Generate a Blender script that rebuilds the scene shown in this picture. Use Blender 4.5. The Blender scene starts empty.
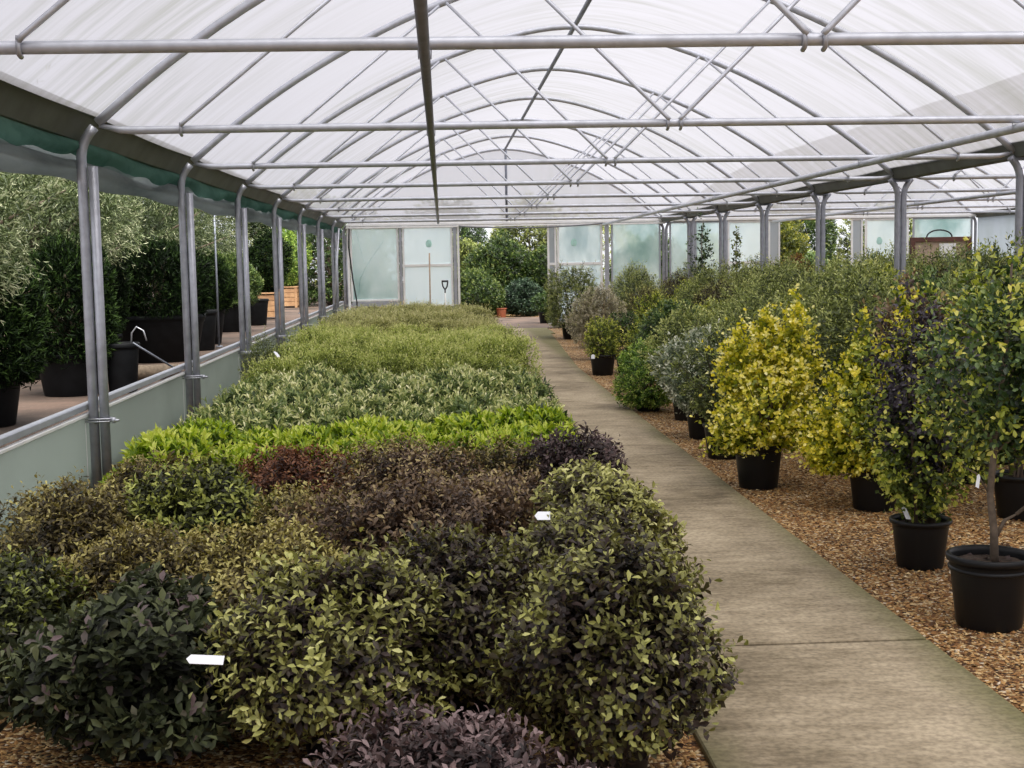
import bpy, math, random
import numpy as np
from mathutils import Matrix, Vector

PI = math.pi
scn = bpy.context.scene
COL = scn.collection
random.seed(11)

# ------------------------------------------------------------------ helpers
class MB:
    """collects verts / faces, then links them as ONE mesh object"""
    def __init__(s):
        s.v = []; s.f = []
    def add(s, vs, fs):
        b = len(s.v)
        s.v.extend(vs); s.f.extend([tuple(i + b for i in f) for f in fs])
    def box(s, x0, x1, y0, y1, z0, z1, bev=0.0):
        if bev <= 0:
            s.add([(x0,y0,z0),(x1,y0,z0),(x1,y1,z0),(x0,y1,z0),(x0,y0,z1),(x1,y0,z1),(x1,y1,z1),(x0,y1,z1)],
                  [(0,3,2,1),(4,5,6,7),(0,1,5,4),(1,2,6,5),(2,3,7,6),(3,0,4,7)])
        else:
            b = bev
            rings = []
            for z, i in ((z0,b),(z0+b,0),(z1-b,0),(z1,b)):
                rings.append([(x0+i,y0+i,z),(x1-i,y0+i,z),(x1-i,y1-i,z),(x0+i,y1-i,z)])
            vs = [p for r in rings for p in r]
            fs = [(3,2,1,0),(12,13,14,15)]
            for k in range(3):
                for j in range(4):
                    a = k*4+j; c = k*4+(j+1)%4
                    fs.append((a,c,c+4,a+4))
            s.add(vs, fs)
    def tube(s, pts, r, n=10, cap=True, closed=False):
        pts = [Vector(p) for p in pts]
        m = len(pts)
        rs = r if isinstance(r, (list, tuple)) else [r]*m
        up = None; vs = []
        for i, p in enumerate(pts):
            if closed:
                t = pts[(i+1) % m] - pts[i-1]
            else:
                t = pts[min(i+1, m-1)] - pts[max(i-1, 0)]
            t.normalize()
            if up is None:
                up = Vector((0,0,1)) if abs(t.z) < .9 else Vector((0,1,0))
            a = t.cross(up)
            if a.length < 1e-5: a = t.cross(Vector((1,0,0)))
            a.normalize(); b = a.cross(t); up = b.copy()
            for j in range(n):
                q = 2*PI*j/n
                vs.append(tuple(p + (a*math.cos(q) + b*math.sin(q))*rs[i]))
        fs = []
        for i in range(m if closed else m-1):
            i2 = (i+1) % m
            for j in range(n):
                fs.append((i*n+j, i*n+(j+1) % n, i2*n+(j+1) % n, i2*n+j))
        if cap and not closed:
            fs.append(tuple(range(n))[::-1]); fs.append(tuple((m-1)*n+j for j in range(n)))
        s.add(vs, fs)
    def lathe(s, prof, n=28, c=(0,0,0), caps=False):
        vs = []
        for (r, z) in prof:
            for j in range(n):
                q = 2*PI*j/n
                vs.append((c[0]+r*math.cos(q), c[1]+r*math.sin(q), c[2]+z))
        fs = []
        for i in range(len(prof)-1):
            for j in range(n):
                fs.append((i*n+j, i*n+(j+1) % n, (i+1)*n+(j+1) % n, (i+1)*n+j))
        if caps:
            fs.append(tuple(range(n))[::-1]); fs.append(tuple((len(prof)-1)*n+j for j in range(n)))
        s.add(vs, fs)
    def mesh(s, name, mat, smooth=False):
        me = bpy.data.meshes.new(name)
        me.from_pydata(s.v, [], s.f)
        if mat: me.materials.append(mat)
        if smooth:
            me.polygons.foreach_set('use_smooth', [True]*len(me.polygons))
        me.update()
        return me
    def build(s, name, mat, parent=None, smooth=False, loc=(0,0,0)):
        return link(name, s.mesh(name, mat, smooth), parent, loc)

def link(name, me, parent=None, loc=(0,0,0), rz=0.0, sc=1.0):
    o = bpy.data.objects.new(name, me)
    COL.objects.link(o)
    if parent is not None: o.parent = parent
    o.location = loc; o.rotation_euler = (0,0,rz)
    if sc != 1.0: o.scale = (sc,sc,sc) if not isinstance(sc, tuple) else sc
    return o

def tag(o, label=None, cat=None, group=None, kind=None):
    if label: o['label'] = label
    if cat: o['category'] = cat
    if group: o['group'] = group
    if kind: o['kind'] = kind
    return o

def thing(name, label, cat, loc=(0,0,0), rz=0.0, group=None):
    o = bpy.data.objects.new(name, None); COL.objects.link(o)
    o.empty_display_size = .1
    o.location = loc; o.rotation_euler = (0,0,rz)
    return tag(o, label, cat, group)

def struct(o):
    o['kind'] = 'structure'; return o

def copy_thing(root, loc, rz, sc=1.0):
    r = root.copy(); COL.objects.link(r)
    r.location = loc; r.rotation_euler = (0,0,rz)
    r.scale = (sc,sc,sc) if not isinstance(sc, tuple) else sc
    for ch in list(root.children):
        c = ch.copy(); COL.objects.link(c); c.parent = r
        for g in list(ch.children):
            d = g.copy(); COL.objects.link(d); d.parent = c
    return r

# ------------------------------------------------------------------ materials
def nmat(name):
    m = bpy.data.materials.new(name); m.use_nodes = True
    nt = m.node_tree
    for n in list(nt.nodes): nt.nodes.remove(n)
    out = nt.nodes.new('ShaderNodeOutputMaterial')
    return m, nt, out

def N(nt, typ, **kw):
    n = nt.nodes.new(typ)
    for k, v in kw.items():
        if k.startswith('_'): setattr(n, k[1:], v)
        else: n.inputs[k.replace('__', ' ')].default_value = v
    return n

def ramp(nt, stops, interp='LINEAR'):
    r = nt.nodes.new('ShaderNodeValToRGB')
    e = r.color_ramp.elements
    while len(e) > 1: e.remove(e[0])
    e[0].position = stops[0][0]; e[0].color = (*stops[0][1], 1)
    for p, c in stops[1:]:
        x = e.new(p); x.color = (*c, 1)
    r.color_ramp.interpolation = interp
    return r

def mapping(nt, scale=(1,1,1), coord='Object'):
    tc = nt.nodes.new('ShaderNodeTexCoord')
    mp = nt.nodes.new('ShaderNodeMapping')
    mp.inputs['Scale'].default_value = scale
    nt.links.new(tc.outputs[coord], mp.inputs['Vector'])
    return mp

def simple(name, col, rough=.5, metal=0.0, noise=0.0, nscale=8.0, bump=0.0, spec=.5, col2=None):
    m, nt, out = nmat(name)
    p = N(nt, 'ShaderNodeBsdfPrincipled', Roughness=rough, Metallic=metal)
    p.inputs['Specular IOR Level'].default_value = spec
    p.inputs['Base Color'].default_value = (*col, 1)
    if noise > 0 or col2:
        mp = mapping(nt)
        nz = N(nt, 'ShaderNodeTexNoise', Scale=nscale, Detail=5.0)
        nt.links.new(mp.outputs[0], nz.inputs['Vector'])
        c2 = col2 if col2 else tuple(c*(1-noise) for c in col)
        r = ramp(nt, [(.3, c2), (.7, col)])
        nt.links.new(nz.outputs['Fac'], r.inputs['Fac'])
        nt.links.new(r.outputs[0], p.inputs['Base Color'])
        if bump > 0:
            b = N(nt, 'ShaderNodeBump', Strength=bump, Distance=.01)
            nt.links.new(nz.outputs['Fac'], b.inputs['Height'])
            nt.links.new(b.outputs[0], p.inputs['Normal'])
    nt.links.new(p.outputs[0], out.inputs[0])
    return m

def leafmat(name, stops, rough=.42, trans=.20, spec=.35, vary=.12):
    """leaf colour runs from old inner leaves, crown shade put into them (tint 0), to fresh tips (tint 1)"""
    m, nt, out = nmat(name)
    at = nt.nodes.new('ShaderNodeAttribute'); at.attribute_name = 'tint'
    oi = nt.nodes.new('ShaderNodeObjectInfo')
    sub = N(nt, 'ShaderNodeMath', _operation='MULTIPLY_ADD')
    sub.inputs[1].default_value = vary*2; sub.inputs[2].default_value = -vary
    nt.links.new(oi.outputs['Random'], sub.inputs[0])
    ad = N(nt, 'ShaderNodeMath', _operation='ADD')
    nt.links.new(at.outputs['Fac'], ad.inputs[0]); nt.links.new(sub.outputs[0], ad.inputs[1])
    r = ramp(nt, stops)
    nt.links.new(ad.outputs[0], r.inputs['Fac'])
    p = N(nt, 'ShaderNodeBsdfPrincipled', Roughness=rough)
    p.inputs['Specular IOR Level'].default_value = spec
    nt.links.new(r.outputs[0], p.inputs['Base Color'])
    t = N(nt, 'ShaderNodeBsdfTranslucent')
    hs = N(nt, 'ShaderNodeHueSaturation', Saturation=1.15, Value=1.2)
    nt.links.new(r.outputs[0], hs.inputs['Color']); nt.links.new(hs.outputs[0], t.inputs['Color'])
    mx = N(nt, 'ShaderNodeMixShader', Fac=trans)
    nt.links.new(p.outputs[0], mx.inputs[1]); nt.links.new(t.outputs[0], mx.inputs[2])
    nt.links.new(mx.outputs[0], out.inputs[0])
    return m

M = {}
M['steel'] = simple('galvanised_steel', (.60,.62,.68), .40, .4, .22, 14.0)
M['steel_post'] = simple('galvanised_post', (.40,.41,.46), .42, .45, .28, 14.0)
M['steel_dark'] = simple('weathered_steel', (.23,.25,.30), .5, .5, .3, 10.0)
M['alu'] = simple('aluminium_frame', (.92,.92,.91), .45, .1, .12, 6.0)
M['alu_grey'] = simple('grey_frame', (.42,.44,.49), .5, .25, .2, 6.0)
M['gutter'] = simple('gutter_metal', (.12,.125,.11), .6, .25, .35, 4.0, col2=(.07,.072,.055))
M['pipe'] = simple('grey_plastic_pipe', (.20,.21,.23), .45, .0, .25, 12.0)
M['pot'] = simple('black_plastic', (.007,.007,.008), .42, 0, .0, spec=.28)
M['pot_dusty'] = simple('dusty_black_plastic', (.010,.011,.013), .6, 0, .5, 9.0, spec=.15)
M['terracotta'] = simple('terracotta', (.26,.075,.035), .8, 0, .3, 12)
M['soil'] = simple('soil', (.07,.045,.03), .95, 0, .6, 40, bump=.8)
M['bark'] = simple('bark', (.16,.12,.085), .9, 0, .5, 30, bump=.6)
M['bark_pale'] = simple('pale_bark', (.42,.38,.32), .9, 0, .4, 30, bump=.4)
M['twig'] = simple('twig', (.09,.06,.04), .85, 0, .4, 30)
M['white_tag'] = simple('white_plastic', (.82,.83,.86), .4)
M['paper'] = simple('white_card', (.85,.86,.85), .6)
M['wood'] = simple('planter_wood', (.55,.33,.17), .7, 0, .35, 7, col2=(.38,.2,.1))
M['wood_dark'] = simple('dark_wood', (.13,.05,.035), .6, 0, .4, 9)
M['wood_pale'] = simple('pale_wood_pole', (.50,.38,.28), .7, 0, .3, 20)
M['black'] = simple('black_rubber', (.015,.015,.017), .5)
M['white_paint'] = simple('white_painted_shaft', (.8,.8,.78), .4)
M['wire'] = simple('wire', (.45,.46,.5), .4, .6)
M['cyan'] = simple('green_patch', (.50,.80,.72), .5, 0, .2, 20)

def film_material(name, col, trans, dirt, streak=(.5,4.5,.5), dirtcol=(.50,.50,.47)):
    m, nt, out = nmat(name)
    mp = mapping(nt, streak)
    nz = N(nt, 'ShaderNodeTexNoise', Scale=1.6, Detail=6.0, Roughness=.6)
    nt.links.new(mp.outputs[0], nz.inputs['Vector'])
    mp2 = mapping(nt, (.25,.25,.25))
    n2 = N(nt, 'ShaderNodeTexNoise', Scale=1.0, Detail=2.0)
    nt.links.new(mp2.outputs[0], n2.inputs['Vector'])
    r1 = ramp(nt, [(.42,(0,0,0)),(.68,(1,1,1))]); r2 = ramp(nt, [(.38,(0.15,)*3),(.6,(1,1,1))])
    nt.links.new(nz.outputs['Fac'], r1.inputs['Fac']); nt.links.new(n2.outputs['Fac'], r2.inputs['Fac'])
    mu = N(nt, 'ShaderNodeMath', _operation='MULTIPLY')
    nt.links.new(r1.outputs[0], mu.inputs[0]); nt.links.new(r2.outputs[0], mu.inputs[1])
    mu2 = N(nt, 'ShaderNodeMath', _operation='MULTIPLY'); mu2.inputs[1].default_value = dirt
    nt.links.new(mu.outputs[0], mu2.inputs[0])
    mc = N(nt, 'ShaderNodeMix', _data_type='RGBA')
    mc.inputs[6].default_value = (*col,1); mc.inputs[7].default_value = (*dirtcol,1)
    nt.links.new(mu2.outputs[0], mc.inputs[0])
    tl = N(nt, 'ShaderNodeBsdfTranslucent'); df = N(nt, 'ShaderNodeBsdfDiffuse'); tr = N(nt, 'ShaderNodeBsdfTransparent')
    for s in (tl, df, tr): nt.links.new(mc.outputs[2], s.inputs['Color'])
    m1 = N(nt, 'ShaderNodeMixShader', Fac=.15); m2 = N(nt, 'ShaderNodeMixShader', Fac=trans)
    nt.links.new(tl.outputs[0], m1.inputs[1]); nt.links.new(df.outputs[0], m1.inputs[2])
    nt.links.new(m1.outputs[0], m2.inputs[1]); nt.links.new(tr.outputs[0], m2.inputs[2])
    nt.links.new(m2.outputs[0], out.inputs[0])
    return m

M['film'] = film_material('polythene_film', (.375,.37,.40), .48, .85, (.5,4.5,.5), (.27,.27,.262))
M['gable_film'] = film_material('gable_polythene', (.66,.655,.69), .35, .5, (2.5,1,.4))
M['pane'] = film_material('milky_pane', (.90,.97,.99), .25, .9, (1.2,1,.5), (.60,.71,.74))
M['pane_clear'] = film_material('hazy_pane', (.84,.92,.93), .48, .95, (.8,1,.6), (.45,.60,.58))
M['pane_grey'] = film_material('grey_pane', (.58,.61,.64), .2, .5, (1.2,1,.5), (.44,.47,.45))
M['sheet'] = film_material('green_sheet', (.58,.63,.585), .06, .7, (2,.7,1.2), (.43,.47,.43))
M['netting'] = film_material('green_netting', (.19,.34,.28), .04, .7, (1,1.4,3), (.06,.14,.115))
M['roll'] = film_material('polythene_roll', (.46,.49,.49), .06, .8, (1,.5,3), (.22,.25,.25))

# concrete path
def concrete():
    m, nt, out = nmat('brushed_concrete')
    mp = mapping(nt)
    p = N(nt, 'ShaderNodeBsdfPrincipled', Roughness=.85); p.inputs['Specular IOR Level'].default_value = .25
    big = N(nt, 'ShaderNodeTexNoise', Scale=.8, Detail=6.0, Roughness=.65)
    nt.links.new(mp.outputs[0], big.inputs['Vector'])
    mps = mapping(nt, (2.2, 7, 1)); st = N(nt, 'ShaderNodeTexNoise', Scale=2.2, Detail=8.0, Roughness=.7)
    nt.links.new(mps.outputs[0], st.inputs['Vector'])
    fine = N(nt, 'ShaderNodeTexNoise', Scale=45.0, Detail=4.0); nt.links.new(mp.outputs[0], fine.inputs['Vector'])
    r = ramp(nt, [(.35,(.115,.088,.052)),(.46,(.28,.225,.145)),(.60,(.48,.395,.27))])
    ad = N(nt, 'ShaderNodeMath', _operation='MULTIPLY_ADD'); ad.inputs[1].default_value = .36
    nt.links.new(st.outputs['Fac'], ad.inputs[0])
    mm = N(nt, 'ShaderNodeMath', _operation='MULTIPLY'); mm.inputs[1].default_value = .64
    nt.links.new(big.outputs['Fac'], mm.inputs[0]); nt.links.new(mm.outputs[0], ad.inputs[2])
    nt.links.new(ad.outputs[0], r.inputs['Fac'])
    # mossy green growth along the slab edges
    tc = nt.nodes.new('ShaderNodeTexCoord'); sx = nt.nodes.new('ShaderNodeSeparateXYZ'); nt.links.new(tc.outputs['Object'], sx.inputs[0])
    d1 = N(nt, 'ShaderNodeMath', _operation='SUBTRACT'); d1.inputs[1].default_value = 1.345; nt.links.new(sx.outputs['X'], d1.inputs[0])
    ab = N(nt, 'ShaderNodeMath', _operation='ABSOLUTE'); nt.links.new(d1.outputs[0], ab.inputs[0])
    a2 = N(nt, 'ShaderNodeMath', _operation='MULTIPLY_ADD'); a2.inputs[1].default_value = .6; a2.inputs[2].default_value = -.30
    nt.links.new(big.outputs['Fac'], a2.inputs[0])
    a3 = N(nt, 'ShaderNodeMath', _operation='ADD'); nt.links.new(ab.outputs[0], a3.inputs[0]); nt.links.new(a2.outputs[0], a3.inputs[1])
    rm = ramp(nt, [(.38,(0,0,0)),(.58,(.85,)*3)]); nt.links.new(a3.outputs[0], rm.inputs['Fac'])
    mx = N(nt, 'ShaderNodeMix', _data_type='RGBA'); mx.inputs[7].default_value = (.15,.14,.055,1)
    nt.links.new(rm.outputs[0], mx.inputs[0]); nt.links.new(r.outputs[0], mx.inputs[6])
    # grit
    rg = ramp(nt, [(.35,(.72,)*3),(.6,(1.06,)*3)]); nt.links.new(fine.outputs['Fac'], rg.inputs['Fac'])
    mg = N(nt, 'ShaderNodeMix', _data_type='RGBA', _blend_type='MULTIPLY'); mg.inputs[0].default_value = 1
    nt.links.new(mx.outputs[2], mg.inputs[6]); nt.links.new(rg.outputs[0], mg.inputs[7])
    nt.links.new(mg.outputs[2], p.inputs['Base Color'])
    mb = mapping(nt, (1.2, 55, 1)); br = N(nt, 'ShaderNodeTexNoise', Scale=2.0, Detail=4.0); nt.links.new(mb.outputs[0], br.inputs['Vector'])
    b = N(nt, 'ShaderNodeBump', Strength=.5, Distance=.006); nt.links.new(br.outputs['Fac'], b.inputs['Height'])
    nt.links.new(b.outputs[0], p.inputs['Normal'])
    nt.links.new(p.outputs[0], out.inputs[0])
    return m
M['concrete'] = concrete()

GRAVEL_STOPS = [(0,(.030,.015,.008)),(.25,(.16,.070,.022)),(.5,(.34,.17,.055)),(.72,(.53,.32,.12)),(.9,(.70,.53,.28)),(1,(.80,.68,.52))]
def gravel():
    m, nt, out = nmat('bark_and_gravel')
    mp = mapping(nt)
    v = N(nt, 'ShaderNodeTexVoronoi', Scale=70.0); nt.links.new(mp.outputs[0], v.inputs['Vector'])
    sx = nt.nodes.new('ShaderNodeSeparateColor'); nt.links.new(v.outputs['Color'], sx.inputs[0])
    r = ramp(nt, GRAVEL_STOPS)
    nt.links.new(sx.outputs[0], r.inputs['Fac'])
    big = N(nt, 'ShaderNodeTexNoise', Scale=1.4, Detail=4.0); nt.links.new(mp.outputs[0], big.inputs['Vector'])
    rb = ramp(nt, [(.3,(.55,)*3),(.65,(1.05,)*3)]); nt.links.new(big.outputs['Fac'], rb.inputs['Fac'])
    mg = N(nt, 'ShaderNodeMix', _data_type='RGBA', _blend_type='MULTIPLY'); mg.inputs[0].default_value = 1
    nt.links.new(r.outputs[0], mg.inputs[6]); nt.links.new(rb.outputs[0], mg.inputs[7])
    p = N(nt, 'ShaderNodeBsdfPrincipled', Roughness=.8); p.inputs['Specular IOR Level'].default_value = .3
    nt.links.new(mg.outputs[2], p.inputs['Base Color'])
    b = N(nt, 'ShaderNodeBump', Strength=1.0, Distance=.012); b.invert = True
    nt.links.new(v.outputs['Distance'], b.inputs['Height']); nt.links.new(b.outputs[0], p.inputs['Normal'])
    nt.links.new(p.outputs[0], out.inputs[0])
    return m
M['gravel'] = gravel()
M['pebble'] = leafmat('pebble', GRAVEL_STOPS, .7, 0.0, .3, 0.0)

def paving():
    m, nt, out = nmat('brown_paving')
    mp = mapping(nt)
    b = N(nt, 'ShaderNodeTexBrick', Scale=2.6); nt.links.new(mp.outputs[0], b.inputs['Vector'])
    b.inputs['Color1'].default_value = (.095,.064,.05,1); b.inputs['Color2'].default_value = (.072,.05,.04,1); b.inputs['Mortar'].default_value = (.11,.08,.065,1)
    b.inputs['Mortar Size'].default_value = .012
    nz = N(nt, 'ShaderNodeTexNoise', Scale=1.3, Detail=6.0); nt.links.new(mp.outputs[0], nz.inputs['Vector'])
    r = ramp(nt, [(.35,(.45,.43,.40)),(.62,(1.3,1.22,1.15))]); nt.links.new(nz.outputs['Fac'], r.inputs['Fac'])
    mg = N(nt, 'ShaderNodeMix', _data_type='RGBA', _blend_type='MULTIPLY'); mg.inputs[0].default_value = 1
    nt.links.new(b.outputs['Color'], mg.inputs[6]); nt.links.new(r.outputs[0], mg.inputs[7])
    p = N(nt, 'ShaderNodeBsdfPrincipled', Roughness=.85)
    nt.links.new(mg.outputs[2], p.inputs['Base Color']); nt.links.new(p.outputs[0], out.inputs[0])
    return m
M['paving'] = paving()

# leaves: (tint 0 = old, inner, darkened as shaded core) .. (tint 1 = fresh tip)
L = {}
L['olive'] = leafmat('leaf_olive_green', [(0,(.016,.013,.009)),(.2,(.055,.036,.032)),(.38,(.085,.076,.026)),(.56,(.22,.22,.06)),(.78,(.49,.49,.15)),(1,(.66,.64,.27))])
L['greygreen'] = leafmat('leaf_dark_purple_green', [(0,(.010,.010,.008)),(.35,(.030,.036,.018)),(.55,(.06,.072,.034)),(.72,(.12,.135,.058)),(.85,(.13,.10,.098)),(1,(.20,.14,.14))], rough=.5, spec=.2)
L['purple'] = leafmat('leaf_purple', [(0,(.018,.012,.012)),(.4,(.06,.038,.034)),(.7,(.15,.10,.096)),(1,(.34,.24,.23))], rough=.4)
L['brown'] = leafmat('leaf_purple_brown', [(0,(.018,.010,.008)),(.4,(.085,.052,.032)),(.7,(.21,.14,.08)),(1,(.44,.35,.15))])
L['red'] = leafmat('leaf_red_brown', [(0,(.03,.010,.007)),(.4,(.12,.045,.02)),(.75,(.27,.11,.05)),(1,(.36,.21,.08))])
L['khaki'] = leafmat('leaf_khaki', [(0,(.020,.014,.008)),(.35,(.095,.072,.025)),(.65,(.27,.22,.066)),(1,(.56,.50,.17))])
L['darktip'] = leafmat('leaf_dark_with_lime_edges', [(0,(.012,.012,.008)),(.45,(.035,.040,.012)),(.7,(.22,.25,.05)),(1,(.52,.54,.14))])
L['lime'] = leafmat('leaf_lime', [(0,(.02,.04,.008)),(.25,(.09,.15,.022)),(.55,(.26,.38,.04)),(.8,(.48,.57,.07)),(1,(.68,.72,.17))], trans=.32, vary=.2)
L['vari'] = leafmat('leaf_variegated', [(0,(.03,.05,.02)),(.3,(.11,.16,.05)),(.55,(.25,.32,.11)),(.72,(.48,.51,.20)),(.88,(.74,.73,.34)),(1,(.85,.82,.50))], trans=.25)
L['fine'] = leafmat('leaf_light_green', [(0,(.04,.055,.012)),(.3,(.19,.24,.05)),(.65,(.50,.56,.15)),(1,(.80,.78,.36))], trans=.35)
L['pale'] = leafmat('leaf_pale_green', [(0,(.06,.06,.018)),(.35,(.28,.29,.09)),(.7,(.56,.55,.23)),(1,(.78,.73,.42))], trans=.3)
L['gold'] = leafmat('leaf_golden', [(0,(.06,.085,.012)),(.2,(.22,.26,.022)),(.42,(.54,.52,.045)),(.7,(.90,.77,.10)),(1,(.95,.90,.42))], trans=.35)
L['mixed'] = leafmat('leaf_yellow_green', [(0,(.022,.035,.010)),(.35,(.12,.165,.028)),(.65,(.38,.44,.065)),(1,(.74,.70,.18))], trans=.3)
L['smoke'] = leafmat('leaf_smoky_purple', [(0,(.016,.012,.016)),(.5,(.05,.04,.055)),(1,(.115,.10,.125))], trans=.15)
L['feather'] = leafmat('leaf_feathery_green', [(0,(.018,.028,.010)),(.33,(.12,.15,.042)),(.66,(.34,.39,.115)),(1,(.62,.63,.25))])
L['dark'] = leafmat('leaf_dark_green', [(0,(.010,.020,.008)),(.4,(.05,.095,.026)),(.75,(.14,.21,.06)),(1,(.32,.39,.13))], rough=.33)
L['silver'] = leafmat('leaf_silver_variegated', [(0,(.03,.045,.025)),(.35,(.12,.16,.09)),(.65,(.32,.36,.24)),(.85,(.56,.58,.44)),(1,(.76,.76,.62))])
L['pink'] = leafmat('leaf_pinkish_pale', [(0,(.06,.045,.03)),(.35,(.22,.20,.12)),(.7,(.46,.42,.28)),(1,(.68,.62,.46))])
L['bright'] = leafmat('leaf_bright_green', [(0,(.02,.045,.010)),(.35,(.10,.19,.03)),(.7,(.30,.44,.075)),(1,(.56,.64,.17))])
L['grove'] = leafmat('leaf_olive_tree', [(0,(.018,.028,.010)),(.35,(.055,.080,.028)),(.7,(.16,.20,.085)),(.9,(.34,.38,.21)),(1,(.50,.52,.34))], trans=.2)
L['yew'] = leafmat('leaf_conifer', [(0,(.002,.004,.0015)),(.5,(.006,.015,.004)),(.85,(.022,.045,.009)),(1,(.05,.09,.02))], trans=.06, rough=.6, spec=.12)
L['hedge'] = leafmat('leaf_hedge_green', [(0,(.008,.016,.005)),(.4,(.028,.058,.011)),(.75,(.085,.13,.026)),(1,(.22,.26,.07))])
L['autumn'] = leafmat('leaf_rust', [(0,(.06,.02,.01)),(.5,(.20,.07,.025)),(1,(.42,.20,.05))])
L['yellowtree'] = leafmat('leaf_yellow_tree', [(0,(.04,.055,.012)),(.5,(.18,.20,.035)),(1,(.55,.48,.10))], trans=.35)
L['blue'] = leafmat('leaf_blue_green', [(0,(.010,.02,.012)),(.5,(.028,.055,.03)),(1,(.11,.17,.10))])

# ------------------------------------------------------------------ foliage generator
def nrm(a): return a/np.maximum(np.linalg.norm(a, axis=-1, keepdims=True), 1e-9)

LEAF8 = (np.array([[0,0,0],[.26,-.30,.05],[.26,.30,.05],[.28,0,-.02],[.66,-.49,.04],[.66,.49,.04],[.68,0,-.05],[1,0,-.14]], float),
         [(0,1,3),(0,3,2),(1,4,6,3),(3,6,5,2),(4,7,6),(6,7,5)])
LEAF4 = (np.array([[0,0,0],[.5,-.5,.06],[1,0,-.08],[.5,.5,.06]], float), [(0,1,2),(0,2,3)])

PROF = {
 'dome':  [(0,.55),(.12,.85),(.3,1.0),(.5,.98),(.7,.82),(.85,.58),(.95,.32),(1,0.02)],
 'mound': [(0,.80),(.15,.97),(.35,1.0),(.6,.92),(.8,.70),(.93,.4),(1,.02)],
 'oval':  [(0,.12),(.1,.5),(.25,.82),(.45,1.0),(.65,.93),(.82,.66),(.93,.36),(1,.02)],
 'spire': [(0,.45),(.1,.8),(.25,1.0),(.45,.92),(.62,.68),(.78,.42),(.9,.22),(1,.02)],
 'column':[(0,.75),(.1,.95),(.4,1.0),(.7,.92),(.88,.65),(.96,.4),(1,.02)],
 'flat':  [(0,.85),(.3,1.0),(.6,1.0),(.85,.9),(.96,.6),(1,.02)],
}

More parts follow.
